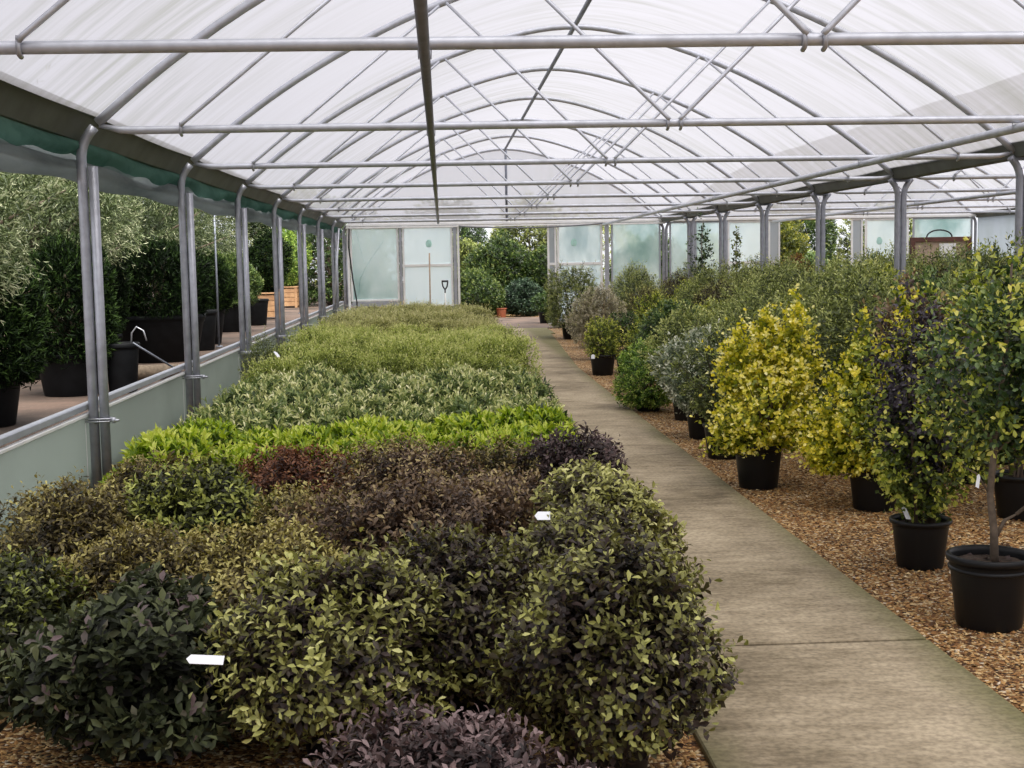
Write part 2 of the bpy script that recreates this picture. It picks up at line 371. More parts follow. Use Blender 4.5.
def foliage_mesh(name, mat, seed, r, h, z0, tips, per, ll, lw, twig=.08, lump=.12, shape='dome', depth=.5,
                 up=.25, big=True, spread=(1.25,.5), sprig=.0, ry=None, newness=.55, skirt=0.0, extra=None):
    rg = np.random.default_rng(seed)
    pr = np.array(PROF[shape]); ts = np.linspace(0,1,200); rr = np.interp(ts, pr[:,0], pr[:,1])
    drdt = np.gradient(rr, ts)
    w = (rr+.03)*np.sqrt(h*h+(drdt*r)**2); cdf = np.cumsum(w); cdf /= cdf[-1]
    t = np.interp(rg.random(tips), cdf, ts)
    th = rg.random(tips)*2*PI
    rad = np.interp(t, ts, rr); slope = np.interp(t, ts, drdt)*r/h
    # lumps
    lum = np.zeros(tips)
    for k in range(7):
        a, b, c, d = rg.integers(1,5), rg.random()*2*PI, rg.uniform(2,9), rg.random()*2*PI
        lum += np.sin(a*th+b)*np.cos(c*t+d)
    lum *= lump/2.2
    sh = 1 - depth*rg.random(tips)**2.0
    spr = np.where(rg.random(tips) < .12, rg.random(tips)*sprig, 0)
    R = r*rad*(1+lum)*sh
    ryk = (ry or r)/r
    nx = np.stack([np.cos(th), np.sin(th)/ryk, -slope], 1); nx = nrm(nx)
    P = np.stack([R*np.cos(th), R*np.sin(th)*ryk, z0+h*(t*(1+.35*lum)*(1-(1-sh)*.35))], 1)
    D = nrm(nx*(1-up)+np.array([0,0,up])+rg.normal(0,.33,(tips,3)))
    P = P + D*spr[:,None]
    # leaves
    s = np.tile(np.linspace(0.12,1,per), (tips,1)) + rg.normal(0,.05,(tips,per))
    tw = twig*(rg.uniform(.7,1.3,(tips,1)) + spr[:,None]/max(twig,1e-3)*.7)
    base = P[:,None,:] - D[:,None,:]*(tw*(1-s))[:,:,None]
    az = np.arange(per)[None,:]*2.39996 + rg.random((tips,1))*6.28 + rg.normal(0,.3,(tips,per))
    hlp = np.where(np.abs(D[:,2:3])<.9, np.array([[0,0,1.]]), np.array([[1.,0,0]]))
    U = nrm(np.cross(D, hlp)); V = np.cross(D, U)
    rd = U[:,None,:]*np.cos(az)[:,:,None] + V[:,None,:]*np.sin(az)[:,:,None]
    al = spread[0]*(1-s)+spread[1]*s + rg.normal(0,.15,s.shape)
    X = nrm(D[:,None,:]*np.cos(al)[:,:,None] + rd*np.sin(al)[:,:,None])
    Z = nrm(D[:,None,:]*np.sin(al)[:,:,None] - rd*np.cos(al)[:,:,None] + rg.normal(0,.25,X.shape))
    Y = nrm(np.cross(Z, X)); Z = np.cross(X, Y)
    n = tips*per
    size = (rg.uniform(.65,1.15,(tips,per))*(1.0-.30*np.clip(s,0,1)**3)).reshape(n)
    base = base.reshape(n,3); X = X.reshape(n,3); Y = Y.reshape(n,3); Z = Z.reshape(n,3)
    tmpl, faces = LEAF8 if big else LEAF4
    Ls = (size*ll)[:,None,None]; Ws = (size*lw)[:,None,None]
    co = base[:,None,:] + X[:,None,:]*tmpl[None,:,0:1]*Ls + Y[:,None,:]*tmpl[None,:,1:2]*Ws + Z[:,None,:]*tmpl[None,:,2:3]*Ls
    nv = tmpl.shape[0]
    co = co.reshape(-1,3)
    co[:,2] = np.maximum(co[:,2], .012)
    tint = newness*np.clip(s,0,1)**1.6 * np.clip((sh-.45)/.5,0,1)[:,None] + rg.normal(0,.13,(tips,1)) + rg.normal(0,.09,(tips,per)) + .16  # deeper leaves get lower tint: leaf age plus painted shade of the core
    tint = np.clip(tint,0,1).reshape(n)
    me = bpy.data.meshes.new(name)
    nf = len(faces); fl = np.array([len(f) for f in faces]); flat = np.concatenate([np.array(f) for f in faces])
    me.vertices.add(n*nv); me.vertices.foreach_set('co', co.astype(np.float32).ravel())
    idx = (np.arange(n)[:,None]*nv + flat[None,:]).ravel()
    me.loops.add(len(idx)); me.loops.foreach_set('vertex_index', idx.astype(np.int32))
    me.polygons.add(n*nf)
    tot = np.tile(fl, n); st = np.concatenate([[0], np.cumsum(tot)[:-1]])
    me.polygons.foreach_set('loop_start', st.astype(np.int32))
    try: me.polygons.foreach_set('loop_total', tot.astype(np.int32))
    except Exception: pass
    at = me.attributes.new('tint', 'FLOAT', 'POINT')
    at.data.foreach_set('value', np.repeat(tint, nv).astype(np.float32))
    me.materials.append(mat)
    me.update(calc_edges=True)
    me.validate()
    return me, P

def stems_mesh(name, mat, P, seed, z0, n=14, r0=.008, spread=.03, zs=None):
    rg = random.Random(seed); mb = MB()
    idx = [rg.randrange(len(P)) for _ in range(n)]
    for i in idx:
        e = Vector(P[i]); a = Vector((rg.uniform(-spread,spread), rg.uniform(-spread,spread), z0))
        m = a.lerp(e,.5) + Vector((-(e.x-a.x)*.18, -(e.y-a.y)*.18, .06*abs(e.z-a.z)))
        mb.tube([a, a.lerp(m,.55), m, m.lerp(e,.55), e], [r0, r0*.9, r0*.7, r0*.5, r0*.25], n=5, cap=False)
    return mb.mesh(name, mat, True)

def pot_mesh(r=.16, h=.26, mat=None, lip=.018):
    mb = MB(); b = r*.80
    mb.lathe([(0.001,.0),(b*.96,0),(b,.01),(b+(r-b)*.80,h*.80),(r-.004,h*.84),(r-.004,h*.90),(r+.006,h*.905),(r+lip*.6,h*.925),(r+lip*.6,h*.985),(r+.004,h),(r-.008,h*.995),(r-.012,h*.93),(r*.93,h*.86)], 30)
    return mb.mesh('pot', mat or M['pot'], True)

def soil_mesh(r=.16, h=.26, seed=0):
    rg = random.Random(seed); mb = MB()
    rings = [0.001,.3,.6,.85,1.0]; n = 20; vs = []
    for q in rings:
        for j in range(n):
            a = 2*PI*j/n
            vs.append((r*.935*q*math.cos(a), r*.935*q*math.sin(a), h*.865+rg.uniform(-.008,.012)*(1 if q<1 else 0)))
    fs = [(i*n+j, i*n+(j+1)%n, (i+1)*n+(j+1)%n, (i+1)*n+j) for i in range(len(rings)-1) for j in range(n)]
    mb.add(vs, fs)
    return mb.mesh('soil', M['soil'], True)

POTM = {}
def pots(r, h):
    k = (r,h)
    if k not in POTM: POTM[k] = (pot_mesh(r,h), soil_mesh(r,h,int(r*1000)))
    return POTM[k]

def plant(name, label, cat, loc, pot, fol, stems=None, rz=0.0, sc=1.0, group=None, soil=True):
    t = thing(name, label, cat, loc, rz, group)
    if sc != 1.0: t.scale = (sc,sc,sc) if not isinstance(sc, tuple) else sc
    if pot:
        pm, sm = pots(*pot)
        link('pot', pm, t)
        if soil: link('soil', sm, t)
    for f in (fol if isinstance(fol, (list, tuple)) else [fol]):
        link('foliage', f, t)
    if stems: link('stems', stems, t)
    return t

# ------------------------------------------------------------------ tunnel frame numbers
Y0, BAY = 8.068, 3.0227
C1, HS = 1.45, 3.55
C2 = C1 + 2*HS + .075
YB = Y0 + 7*BAY                       # back gable
ZT = 2.3735                            # tie bars
PROFILE = [(0,4.04),(.45,3.99),(.9,3.87),(1.4,3.70),(1.85,3.51),(2.25,3.30),(2.65,3.07),(3.0,2.83),(3.25,2.64),(3.40,2.515),(3.50,2.42)]
def hz(u):
    return float(np.interp(abs(u), [p[0] for p in PROFILE], [p[1] for p in PROFILE]))
def hoop_pts(c, y, dz=0.0, n=44):
    us = np.linspace(-3.50, 3.50, n)
    zs = np.array([hz(u) for u in us])
    k = np.array([.25,.5,.25]); zz = zs.copy()
    for _ in range(3): zz[1:-1] = np.convolve(zz, k, 'valid')
    return [(c+u, y, z+dz) for u, z in zip(us, zz)]

# ------------------------------------------------------------------ setting: ground
def plane(name, x0, x1, y0, y1, z, mat):
    mb = MB(); mb.add([(x0,y0,z),(x1,y0,z),(x1,y1,z),(x0,y1,z)], [(0,1,2,3)])
    return struct(mb.build(name, mat))
plane('floor', -2.2, 13.0, -30, 60, 0.0, M['gravel'])
mb = MB(); mb.box(-60, -2.26, -40, 90, -.2, .30); struct(mb.build('floor_outside', M['paving']))
JOINTS = [-8.6, -4.1, .44, 4.96, 9.40, 13.9, 18.4, 22.9, 27.2]
pth = bpy.data.objects.new('path', None); COL.objects.link(pth); struct(pth)
for a, b in zip(JOINTS[:-1], JOINTS[1:]):
    mb = MB()
    x0, x1 = .785, 1.90
    e = lambda y: 1.90 + .46*max(0.0, min(1.0, (y-18)/11.5))
    a_, b_ = a+.017, b-.017
    mb.add([(x0,a_,-.05),(e(a_),a_,-.05),(e(b_),b_,-.05),(x0,b_,-.05),(x0,a_,.019),(e(a_),a_,.019),(e(b_),b_,.019),(x0,b_,.019),
            (x0+.006,a_+.006,.025),(e(a_)-.006,a_+.006,.025),(e(b_)-.006,b_-.006,.025),(x0+.006,b_-.006,.025)],
           [(0,3,2,1),(0,1,5,4),(1,2,6,5),(2,3,7,6),(3,0,4,7),(4,5,9,8),(5,6,10,9),(6,7,11,10),(7,4,8,11),(8,9,10,11)])
    struct(mb.build('path_slab', M['concrete'], pth))
    mb = MB(); mb.box(x0+.01, x1-.01, b-.025, b+.025, -.04, .004); struct(mb.build('path_joint', M['black'], pth))
# wide apron outside the back door
mb = MB(); mb.box(.785, 2.36, 27.23, YB+.2, -.05, .022, .006); struct(mb.build('path_apron', M['concrete'])); mb = MB(); mb.box(-.6, 2.75, YB+.22, 35.2, -.05, .022, .006); struct(mb.build('path_outside', M['paving']))

# loose stones and bark lying on the gravel
def pebbles(name, seed, n, area, smin, smax):
    rg = np.random.default_rng(seed)
    x = []; y = []
    for (x0,x1,y0,y1,w) in area:
        k = int(n*w); x.append(rg.uniform(x0,x1,k)); y.append(y0+(y1-y0)*rg.random(k)**1.35)
    x = np.concatenate(x); y = np.concatenate(y); n = len(x)
    base = np.array([[1,0,0],[0,1,0],[-1,0,0],[0,-1,0],[0,0,1],[0,0,-.4]], float)
    F = [(0,1,4),(1,2,4),(2,3,4),(3,0,4)]
    s = rg.uniform(smin,smax,n)*rg.uniform(.6,1,n)
    sc = np.stack([s, s*rg.uniform(.45,.95,n), s*rg.uniform(.25,.6,n)], 1)
    a = rg.random(n)*6.283; ca, sa = np.cos(a), np.sin(a)
    v = base[None]*(sc[:,None,:])*rg.uniform(.8,1.2,(n,6,1))
    v[:,:,2] += (v[:,:,0]*rg.normal(0,.35,(n,1)))
    vx = v[:,:,0]*ca[:,None]-v[:,:,1]*sa[:,None]+x[:,None]; vy = v[:,:,0]*sa[:,None]+v[:,:,1]*ca[:,None]+y[:,None]
    co = np.stack([vx,vy,v[:,:,2]+.004],2).reshape(-1,3)
    me = bpy.data.meshes.new(name)
    me.from_pydata(co.tolist(), [], [tuple(i*6+q for q in f) for i in range(n) for f in F])
    at = me.attributes.new('tint','FLOAT','POINT'); at.data.foreach_set('value', np.repeat(np.clip(rg.beta(1.6,2.0,n),0,1),6).astype(np.float32))
    me.materials.append(M['pebble'])
    o = link(name, me)
    return o
o = pebbles('gravel', 5, 26000, [(1.925,3.6,3.7,9.5,.70),(1.95,3.2,9.5,18,.2),(-2.0,.77,3.5,5.5,.10)], .006, .017)
tag(o, 'loose brown gravel and bark chips lying beside the concrete path', 'gravel', kind='stuff')

# ------------------------------------------------------------------ setting: roof film
def film(name, c, y0, y1, mat, end_dz=0.0):
    mb = MB(); pts = hoop_pts(c, 0, .034, 41)
    ys = []
    k = -5
    yy = y0
    seg = BAY/6
    n = int(round((y1-y0)/seg)); vs = []; fs = []
    for i in range(n+1):
        y = y0+(y1-y0)*i/n
        ph = ((y-Y0)/BAY) % 1.0
        sag = .03*math.sin(PI*ph)
        for (x, _, z) in pts:
            u = (x-c)/3.5
            vs.append((x, y, z-sag*(1-.5*u*u)))
    m = len(pts)
    for i in range(n):
        for j in range(m-1):
            fs.append((i*m+j, i*m+j+1, (i+1)*m+j+1, (i+1)*m+j))
    mb.add(vs, fs)
    return struct(mb.build(name, mat, None, True))
film('roof_film', C1, Y0-11*BAY, YB, M['film'])
film('roof_film_beyond_gutter', C2, Y0-11*BAY, YB, M['film'])

def gable(name, c):
    mb = MB(); pts = hoop_pts(c, YB+.02, .02, 41)
    vs = [(c-3.52, YB+.02, 2.37)] + [(x,y,max(z,2.38)) for x,y,z in pts] + [(c+3.52, YB+.02, 2.37)]
    mid = [(x, YB+.02, 2.37) for x,_,_ in vs]
    n = len(vs)
    mb.add(vs+mid, [(i,i+1,n+i+1,n+i) for i in range(n-1)])
    return struct(mb.build(name, M['gable_film']))
for c, w in ((C1,'wall_front'),(C2,'wall_front_beyond')):
    mb = MB(); yf = Y0-11*BAY
    mb.box(c-3.5, c-1.3, yf-.02, yf+.02, 0, 2.38); mb.box(c+1.3, c+3.5, yf-.02, yf+.02, 0, 2.38)
    struct(mb.build(w, M['pane']))
gable('wall_back_gable', C1); gable('wall_back_gable_beyond', C2)

# gutters
mb = MB()
def strip(mb, prof, y0, y1):
    n = len(prof)
    mb.add([(x,y0,z) for x,z in prof]+[(x,y1,z) for x,z in prof], [(i,i+1,n+i+1,n+i) for i in range(n-1)])
strip(mb, [(-2.06,2.475),(-2.10,2.46),(-2.19,2.325),(-2.30,2.315),(-2.36,2.42),(-2.40,2.46)], Y0-11*BAY, YB)
strip(mb, [(-2.40,2.47),(-2.36,2.43),(-2.30,2.325),(-2.19,2.335),(-2.10,2.47),(-2.06,2.485)], Y0-11*BAY, YB)
struct(mb.build('trim_1', M['gutter']))
XV = C1+HS+.0375
mb = MB()
for d in (0,.01):
    strip(mb, [(XV-.12,2.485+d),(XV-.10,2.44+d),(XV-.075,2.36+d),(XV+.075,2.36+d),(XV+.10,2.44+d),(XV+.12,2.485+d)][::1 if d==0 else -1], Y0-11*BAY, YB)
struct(mb.build('trim_2', M['gutter']))
XR = C2+HS
mb = MB()
for d in (0,.01):
    strip(mb, [(XR-.08,2.47+d),(XR+.02,2.34+d),(XR+.12,2.34+d),(XR+.2,2.45+d)][::1 if d==0 else -1], Y0, YB)
struct(mb.build('trim_3', M['gutter']))

# ------------------------------------------------------------------ low side wall
wl = bpy.data.objects.new('wall_left', None); COL.objects.link(wl); struct(wl)
mb = MB(); mb.box(-2.215, -2.20, -25, YB, 0, .66); struct(mb.build('wall_sheet', M['sheet'], wl))
mb = MB(); mb.box(-2.222, -2.190, -25, YB, .640, .662, .004); struct(mb.build('wall_rail', M['alu'], wl))
mb = MB(); mb.box(-2.24, -2.192, -25, YB, .680, .722, .006); struct(mb.build('wall_rail', M['alu_grey'], wl))

mb = MB(); mb.box(XR+.05, XR+.07, Y0-11*BAY, YB, 0, 2.34); struct(mb.build('wall_right', M['pane_grey']))
# ------------------------------------------------------------------ posts along the low wall
ORD = ['first','second','third','fourth','fifth','sixth','seventh','eighth','ninth']
def bend(xleg, s, y, ztop=2.27):
    """the leg runs up and bends over towards the hoop; s = +1 bends to +x"""
    return [(xleg,y,0),(xleg,y,1.2),(xleg,y,ztop-.05),(xleg+s*.008,y,ztop),(xleg+s*.028,y,ztop+.05),(xleg+s*.055,y,ztop+.09),(xleg+s*.085,y,ztop+.125)]
def side_post(k):
    y = Y0+k*BAY; x = -2.155
    lab = f'galvanised twin-tube post clamped to the low green wall, {ORD[k]} of the row going back' if k < 7 else 'grey steel corner post where the low green wall meets the back wall'
    t = thing('steel_post', lab, 'post', (x,y,0), 0, 'steel posts along the low green wall')
    mb = MB(); mb.tube([(a-x,b-y,c) for a,b,c in bend(x, 1, y)], .031, 12); mb.build('hoop_leg', M['steel_post'], t, True)
    mb = MB(); mb.tube([(.066,0,0),(.066,0,2.16)], .030, 12); mb.build('support_tube', M['steel_post'], t, True)
    mb = MB()
    for dz in (-.008,.008):
        mb.tube([(-.045,-.036,.62+dz),(.10,-.036,.62+dz),(.112,0,.62+dz),(.10,.036,.62+dz),(-.045,.036,.62+dz)], .006, 6)
    cl = mb.build('clamp', M['wire'], t, True)
    mb = MB(); mb.tube([(.105,-.02,.62),(.165,-.055,.62)], .009, 6); mb.tube([(.13,-.04,.603),(.13,-.04,.637)], .013, 6); mb.build('clamp_bolt', M['wire'], cl, True)
    mb = MB(); mb.tube([(-.05,-.03,0),(-.05,-.03,.64)], .008, 6); mb.build('edge_strip', M['alu'], t)
    return t
for k in range(0,8): side_post(k)
def valley_post(k):
    y = Y0+k*BAY; x = XV
    lab = f'forked twin grey steel post under the valley gutter, {ORD[7-k]} from the back wall'
    t = thing('valley_post', lab, 'post', (x,y,0), 0, 'forked posts under the valley gutter')
    for s in (-1,1):
        mb = MB(); mb.tube([(a-x,b-y,c) for a,b,c in bend(x+s*.034, s, y, 2.24)], .032, 12); mb.build('post_tube', M['steel_post'], t, True)
    mb = MB(); mb.box(-.12,.12,-.03,.03,2.335,2.358); mb.build('gutter_bracket', M['steel_dark'], t)
    return t
for k in range(1,8): valley_post(k)
t = thing('valley_post', 'grey steel corner post at the far end of the back wall beyond the noticeboard', 'post', (XR,YB,0))
mb = MB(); mb.tube([(a-XR,b-YB,c) for a,b,c in bend(XR, -1, YB)], .032, 12); mb.build('post_tube', M['steel_post'], t, True)

# ------------------------------------------------------------------ roof trusses
def truss(c, k, where, group):
    y = Y0+k*BAY
    t = thing('roof_truss', where, 'roof truss', (c,y,ZT), 0, group)
    mb = MB(); mb.tube([(a-c,0,z-ZT) for a,_,z in hoop_pts(c,y,0,48)], .030 if k<7 else .034, 10); mb.build('hoop', M['steel'], t, True)
    e = HS-.06
    mb = MB(); mb.tube([(-e,0,.03),(-e+.12,0,.004),(-e+.2,0,0),(0,0,.006),(e-.2,0,0),(e-.12,0,.004),(e,0,.03)], [.012,.022,.025,.025,.025,.022,.012], 10); tb = mb.build('tie_bar', M['steel'], t, True)
    if k < 7:
        for x0, x1 in ((-3.0,-1.42),(-.03,-1.36),(.03,1.36),(3.0,1.42)):
            z1 = hz(x1)-ZT-.025
            mb = MB(); mb.tube([(x0,-.035,.02),(x0+.02*(1 if x1>x0 else -1),-.035,.04),(x1,-.035,z1)], .013, 7); mb.build('strut', M['steel'], t, True)
        for x0 in (-3.0,-.04,.04,3.0):
            mb = MB(); mb.tube([(x0,-.030,.040),(x0,-.034,.0),(x0,-.028,-.028),(x0,-.0,-.034)], .010, 8); mb.build('clip', M['wire'], tb, True)
    return t
for k in range(-1,8):
    n = k+2
    lab = f'curved galvanised roof hoop with tie bar and struts, {ORD[n-1]} overhead going along the path'
    if k == 7: lab = 'galvanised end hoop and tie bar on top of the back wall behind the path'
    truss(C1, k, lab, 'roof trusses above the planting bed and path')
for k in range(1,8):
    lab = f'roof hoop with tie bar beyond the valley gutter, {ORD[7-k]} counting from the back wall'
    truss(C2, k, lab, 'roof trusses beyond the valley gutter')
for c, w in ((C1,'dark steel ridge tube running lengthwise under the roof film above the path'),(C2,'steel ridge tube under the roof film beyond the valley gutter')):
    mb = MB(); mb.tube([(c, Y0-11*BAY, 3.985),(c, YB, 3.985)], .024, 10)
    tag(mb.build('ridge_tube', M['steel_dark'], None, True), w, 'roof tube')
# centre post of the gable
for c, w in ((C1,'dark upright post in the middle of the gable film above the back doorway'),(C2,'upright post in the gable film of the roof beyond the valley gutter')):
    mb = MB(); mb.tube([(c+.03, YB-.04, 2.40),(c+.03, YB-.04, 3.99)], .028, 8)
    tag(mb.build('gable_post', M['steel_dark'], None, True), w, 'post')
# lengthwise pipes hung under the tie bars
def lpipe(x0, y0, y1, r, lab, dz=0.0, mat='pipe'):
    t = thing('irrigation_pipe', lab, 'pipe', (x0,y0,0))
    z = ZT-.025-r+dz
    mb = MB(); mb.tube([(0,0,z),(0,(y1-y0)*.5,z),(0,y1-y0,z)], r, 12); mb.build('pipe', M[mat], t, True)
    k = -1
    while Y0+k*BAY < y1:
        yy = Y0+k*BAY-y0
        if yy > 0:
            mb = MB(); mb.tube([(-r*1.1,yy,z-.01),(-r*1.2,yy,z+.04),(-.01,yy,z+r+.055),(.01,yy,z+r+.055),(r*1.2,yy,z+.04),(r*1.1,yy,z-.01)], .003, 5); mb.build('hanger', M['wire'], t)
        k += 1
    return t
lpipe(-.045, .5, 26.3, .021, 'dark grey pipe running lengthwise under the tie bars above the planting bed')
lpipe(3.62, 3.0, 29.0, .028, 'pale grey pipe slung lengthwise under the tie bars near the valley gutter', 0, 'steel')
lpipe(7.45, 9.0, 29.0, .028, 'pale grey pipe slung under the tie bars beyond the valley gutter', 0, 'steel')

# ------------------------------------------------------------------ rolled side netting under the eave
mb = MB(); NY = 220; ya, yb = 1.0, YB-.1; rows = 7; vs = []
for i in range(NY+1):
    y = ya+(yb-ya)*i/NY; ph = ((y-Y0)/BAY)
    sc = abs(math.sin(PI*ph))
    zb = 2.235 - .055*sc**.7*(.75+.25*math.sin(3.1*y)) + .012*math.sin(7*y+1)
    for j in range(rows):
        q = j/(rows-1)
        z = 2.335+(zb-2.335)*q
        x = -2.215+.045*math.sin(PI*q)+.018*math.sin(2.3*y+3*q)+.012*math.sin(9*y)*q
        vs.append((x,y,z))
mb.add(vs, [(i*rows+j, i*rows+j+1, (i+1)*rows+j+1, (i+1)*rows+j) for i in range(NY) for j in range(rows-1)])
tag(mb.build('shade_netting', M['netting'], None, True), 'dark green shade netting bunched along the eave gutter above the low green wall', 'netting')
mb = MB()
pts = []; rr = []
for i in range(161):
    y = ya+(yb-ya)*i/160; ph = (y-Y0)/BAY; s_ = abs(math.sin(PI*ph))
    pts.append((-2.255+.01*math.sin(1.7*y), y, 2.155-.02*s_)); rr.append(.066+.014*math.sin(2.9*y+.5)+.012*(1-s_))
mb.tube(pts, rr, 14)
t = thing('side_curtain', 'rolled grey polythene side curtain hanging below the green netting', 'curtain', (0,0,0))
mb.build('curtain_roll', M['roll'], t, True)
mb = MB(); vs = []
for i in range(161):
    y = ya+(yb-ya)*i/160; s_ = abs(math.sin(PI*(y-Y0)/BAY))
    vs += [(-2.235,y,2.30),(-2.215+.01*math.sin(5*y),y,2.22),(-2.20+.012*math.sin(4*y),y,2.15-.02*s_)]
mb.add(vs, [(i*3+j,i*3+j+1,(i+1)*3+j+1,(i+1)*3+j) for i in range(160) for j in range(2)])
mb.build('curtain_sheet', M['roll'], t, True)

# ------------------------------------------------------------------ back wall: frames, panes, doors
def rect_frame(mb, x0,x1,z0,z1,y,w=.045,d=.05):
    mb.box(x0,x0+w,y-d/2,y+d/2,z0,z1,.004); mb.box(x1-w,x1,y-d/2,y+d/2,z0,z1,.004)
    mb.box(x0+w,x1-w,y-d/2,y+d/2,z0,z0+w,.004); mb.box(x0+w,x1-w,y-d/2,y+d/2,z1-w,z1,.004)
def glazed(name, x0,x1,z0,z1, mat, fmat='alu', mid=None, patch=None, y=YB, w=.045, crease=False):
    r = bpy.data.objects.new(name, None); COL.objects.link(r); struct(r)
    mb = MB(); rect_frame(mb, x0,x1,z0,z1,y,w); struct(mb.build('frame', M[fmat], r))
    mb = MB(); mb.box(x0+w*.6,x1-w*.6,y-.006,y+.006,z0+w*.6,z1-w*.6); struct(mb.build('pane', M[mat], r))
    if mid:
        mb = MB(); mb.box(x0+w,x1-w,y-.025,y+.02,mid-.03,mid+.03,.004); struct(mb.build('frame_rail', M['alu'], r))
    if patch:
        mb = MB(); px, pz = patch; mb.lathe([(.001,-.0),(.03,.0),(.055,.02),(.07,.07),(.06,.12),(.035,.16),(.001,.17)],14,(0,0,0)); mb.v = [(px+vx, y-.0075+vy*.05, pz-.08+vz) for vx,vy,vz in mb.v]; struct(mb.build('patch', M['cyan'], r, True))
    if crease:
        mb = MB()
        for pts in ([(x0+.14,y-.012,2.25),(x0+.30,y-.012,1.55),(x0+.36,y-.014,1.50)],[(x0+.36,y-.014,1.50),(x0+.2,y-.012,1.2),(x0+.16,y-.012,.85)],[(x0+.36,y-.014,1.50),(x0+.75,y-.012,2.05)]):
            mb.tube(pts, .006, 5)
        struct(mb.build('crease', M['pane_clear'], r))
    return r
glazed('window_1', -2.02,-.94,.70,2.36,'pane_clear','alu',crease=True)
glazed('door_1', -.86,.26,.56,2.36,'pane','alu',mid=1.48,patch=(-.27,1.96))
glazed('door_2', 2.60,3.62,.10,2.36,'pane','alu',mid=1.46,patch=(2.98,1.93))
glazed('window_2', 2.38,2.585,.10,2.36,'pane_grey','alu',mid=1.46,w=.045)
glazed('window_3', 3.82,4.94,.10,2.36,'pane_clear','alu_grey',w=.035)
glazed('window_4', 5.14,5.64,.10,2.36,'pane_clear','alu_grey',w=.035)
glazed('window_5', 5.72,6.40,.10,2.36,'pane_clear','alu_grey',w=.035)
glazed('door_3', 6.46,7.36,.10,2.36,'pane','alu',mid=1.42)
glazed('window_6', 7.40,7.66,.10,2.36,'pane_grey','alu',mid=1.42,w=.035)
glazed('window_7', 9.30,9.56,.10,2.36,'pane_grey','alu',mid=1.42,w=.035)
glazed('door_4', 9.62,10.62,.10,2.36,'pane','alu',mid=1.42,patch=(9.95,1.85))
glazed('window_8', 10.72,12.10,.10,2.36,'pane_clear','alu_grey',w=.035)
mb = MB(); mb.box(-2.1,.28,YB-.02,YB+.02,0,.55); struct(mb.build('wall_back_base', M['sheet']))
n = 0
for x, w in ((-.90,.055),(.31,.075),(3.72,.085),(5.68,.05),(6.43,.05)):
    n += 1
    mb = MB(); mb.box(x-w/2,x+w/2,YB-.06,YB+.03,0,2.42,.006); struct(mb.build(f'trim_{n+3}', M['alu_grey']))
for x in (.385, -2.06):
    n += 1
    mb = MB(); mb.box(x-.025,x+.025,YB-.045,YB+.02,0,2.40,.006); struct(mb.build(f'trim_{n+3}', M['alu']))
n += 1; mb = MB(); mb.box(-2.1,XV,YB-.07,YB-.0,2.365,2.425,.008); mb.box(-2.1,XV,YB-.10,YB-.075,2.315,2.35,.004); struct(mb.build(f'trim_{n+3}', M['alu']))
n += 1; mb = MB(); mb.box(XV,XR,YB-.07,YB-.0,2.365,2.425,.008); struct(mb.build(f'trim_{n+3}', M['alu']))
n += 1; mb = MB(); mb.box(-2.0,-.95,YB-.05,YB+.02,.575,.69,.004); struct(mb.build(f'trim_{n+3}', M['alu_grey']))

# sagging hoses hung on the tie above the doorway
def hose(pts, r, lab, mat='pipe', name='hanging_hose', cat='hose'):
    mb = MB(); mb.tube(pts, r, 8); return tag(mb.build(name, M[mat], None, True), lab, cat)
def sag(x0, x1, y, z0, z1, d, n=14):
    return [(x0+(x1-x0)*i/n, y, z0+(z1-z0)*i/n-d*4*(i/n)*(1-i/n)) for i in range(n+1)]
hose(sag(.4, 3.62, YB-.16, 2.33, 2.345, .06), .016, 'thin hose sagging along the lintel over the back doorway')
hose([(-1.98,YB-.7,2.3),(-2.0,YB-.72,1.9),(-1.93,YB-.7,1.2),(-1.86,YB-.66,.72),(-1.86,YB-.66,.55)], .016, 'black hose hanging down beside the corner post of the low green wall', 'black')
hose([(-2.02,Y0+6*BAY-.05,2.25),(-2.13,Y0+6*BAY-.25,.75)], .02, 'slim grey brace leaning on the post next to the back corner', 'steel', 'leaning_brace', 'pole')

# spade and pole leaning at the back wall
t = thing('garden_spade', 'spade with black D-shaped handle and white shaft leaning on the back wall', 'spade', (.07,YB-.16,0))
mb = MB(); mb.tube([(0,-.02,.30),(0,.03,.86)], .019, 10); mb.build('shaft', M['white_paint'], t, True)
mb = MB(); mb.tube([(0,.03,.84),(0,.036,.93),(-.045,.04,1.0),(-.062,.045,1.09),(-.058,.046,1.12)], .016, 8)
mb.tube([(0,.036,.93),(.045,.04,1.0),(.062,.045,1.09),(.058,.046,1.12)], .016, 8); mb.tube([(-.075,.046,1.12),(.075,.046,1.12)], .021, 8)
mb.build('handle', M['black'], t, True)
mb = MB(); mb.add([(-.085,-.02,.30),(.085,-.02,.30),(.09,-.045,.08),(.05,-.055,.02),(-.05,-.055,.02),(-.09,-.045,.08),
                   (-.085,-.026,.30),(.085,-.026,.30),(.09,-.051,.08),(.05,-.061,.02),(-.05,-.061,.02),(-.09,-.051,.08)],
                  [(0,1,2,3,4,5),(11,10,9,8,7,6)]+[(i,(i+1)%6,(i+1)%6+6,i+6)[::-1] for i in range(6)])
mb.build('blade', M['steel_dark'], t)
t = thing('wooden_rake', 'long pale wooden tool pole leaning on the back wall beside the spade', 'garden tool', (-.27,YB-.2,0))
mb = MB(); mb.tube([(0,-.03,.02),(.01,.10,1.75)], .017, 8); mb.build('pole', M['wood_pale'], t, True)
mb = MB(); mb.box(-.16,.16,-.06,0,.0,.03,.004); mb.build('tool_head', M['wood_dark'], t)

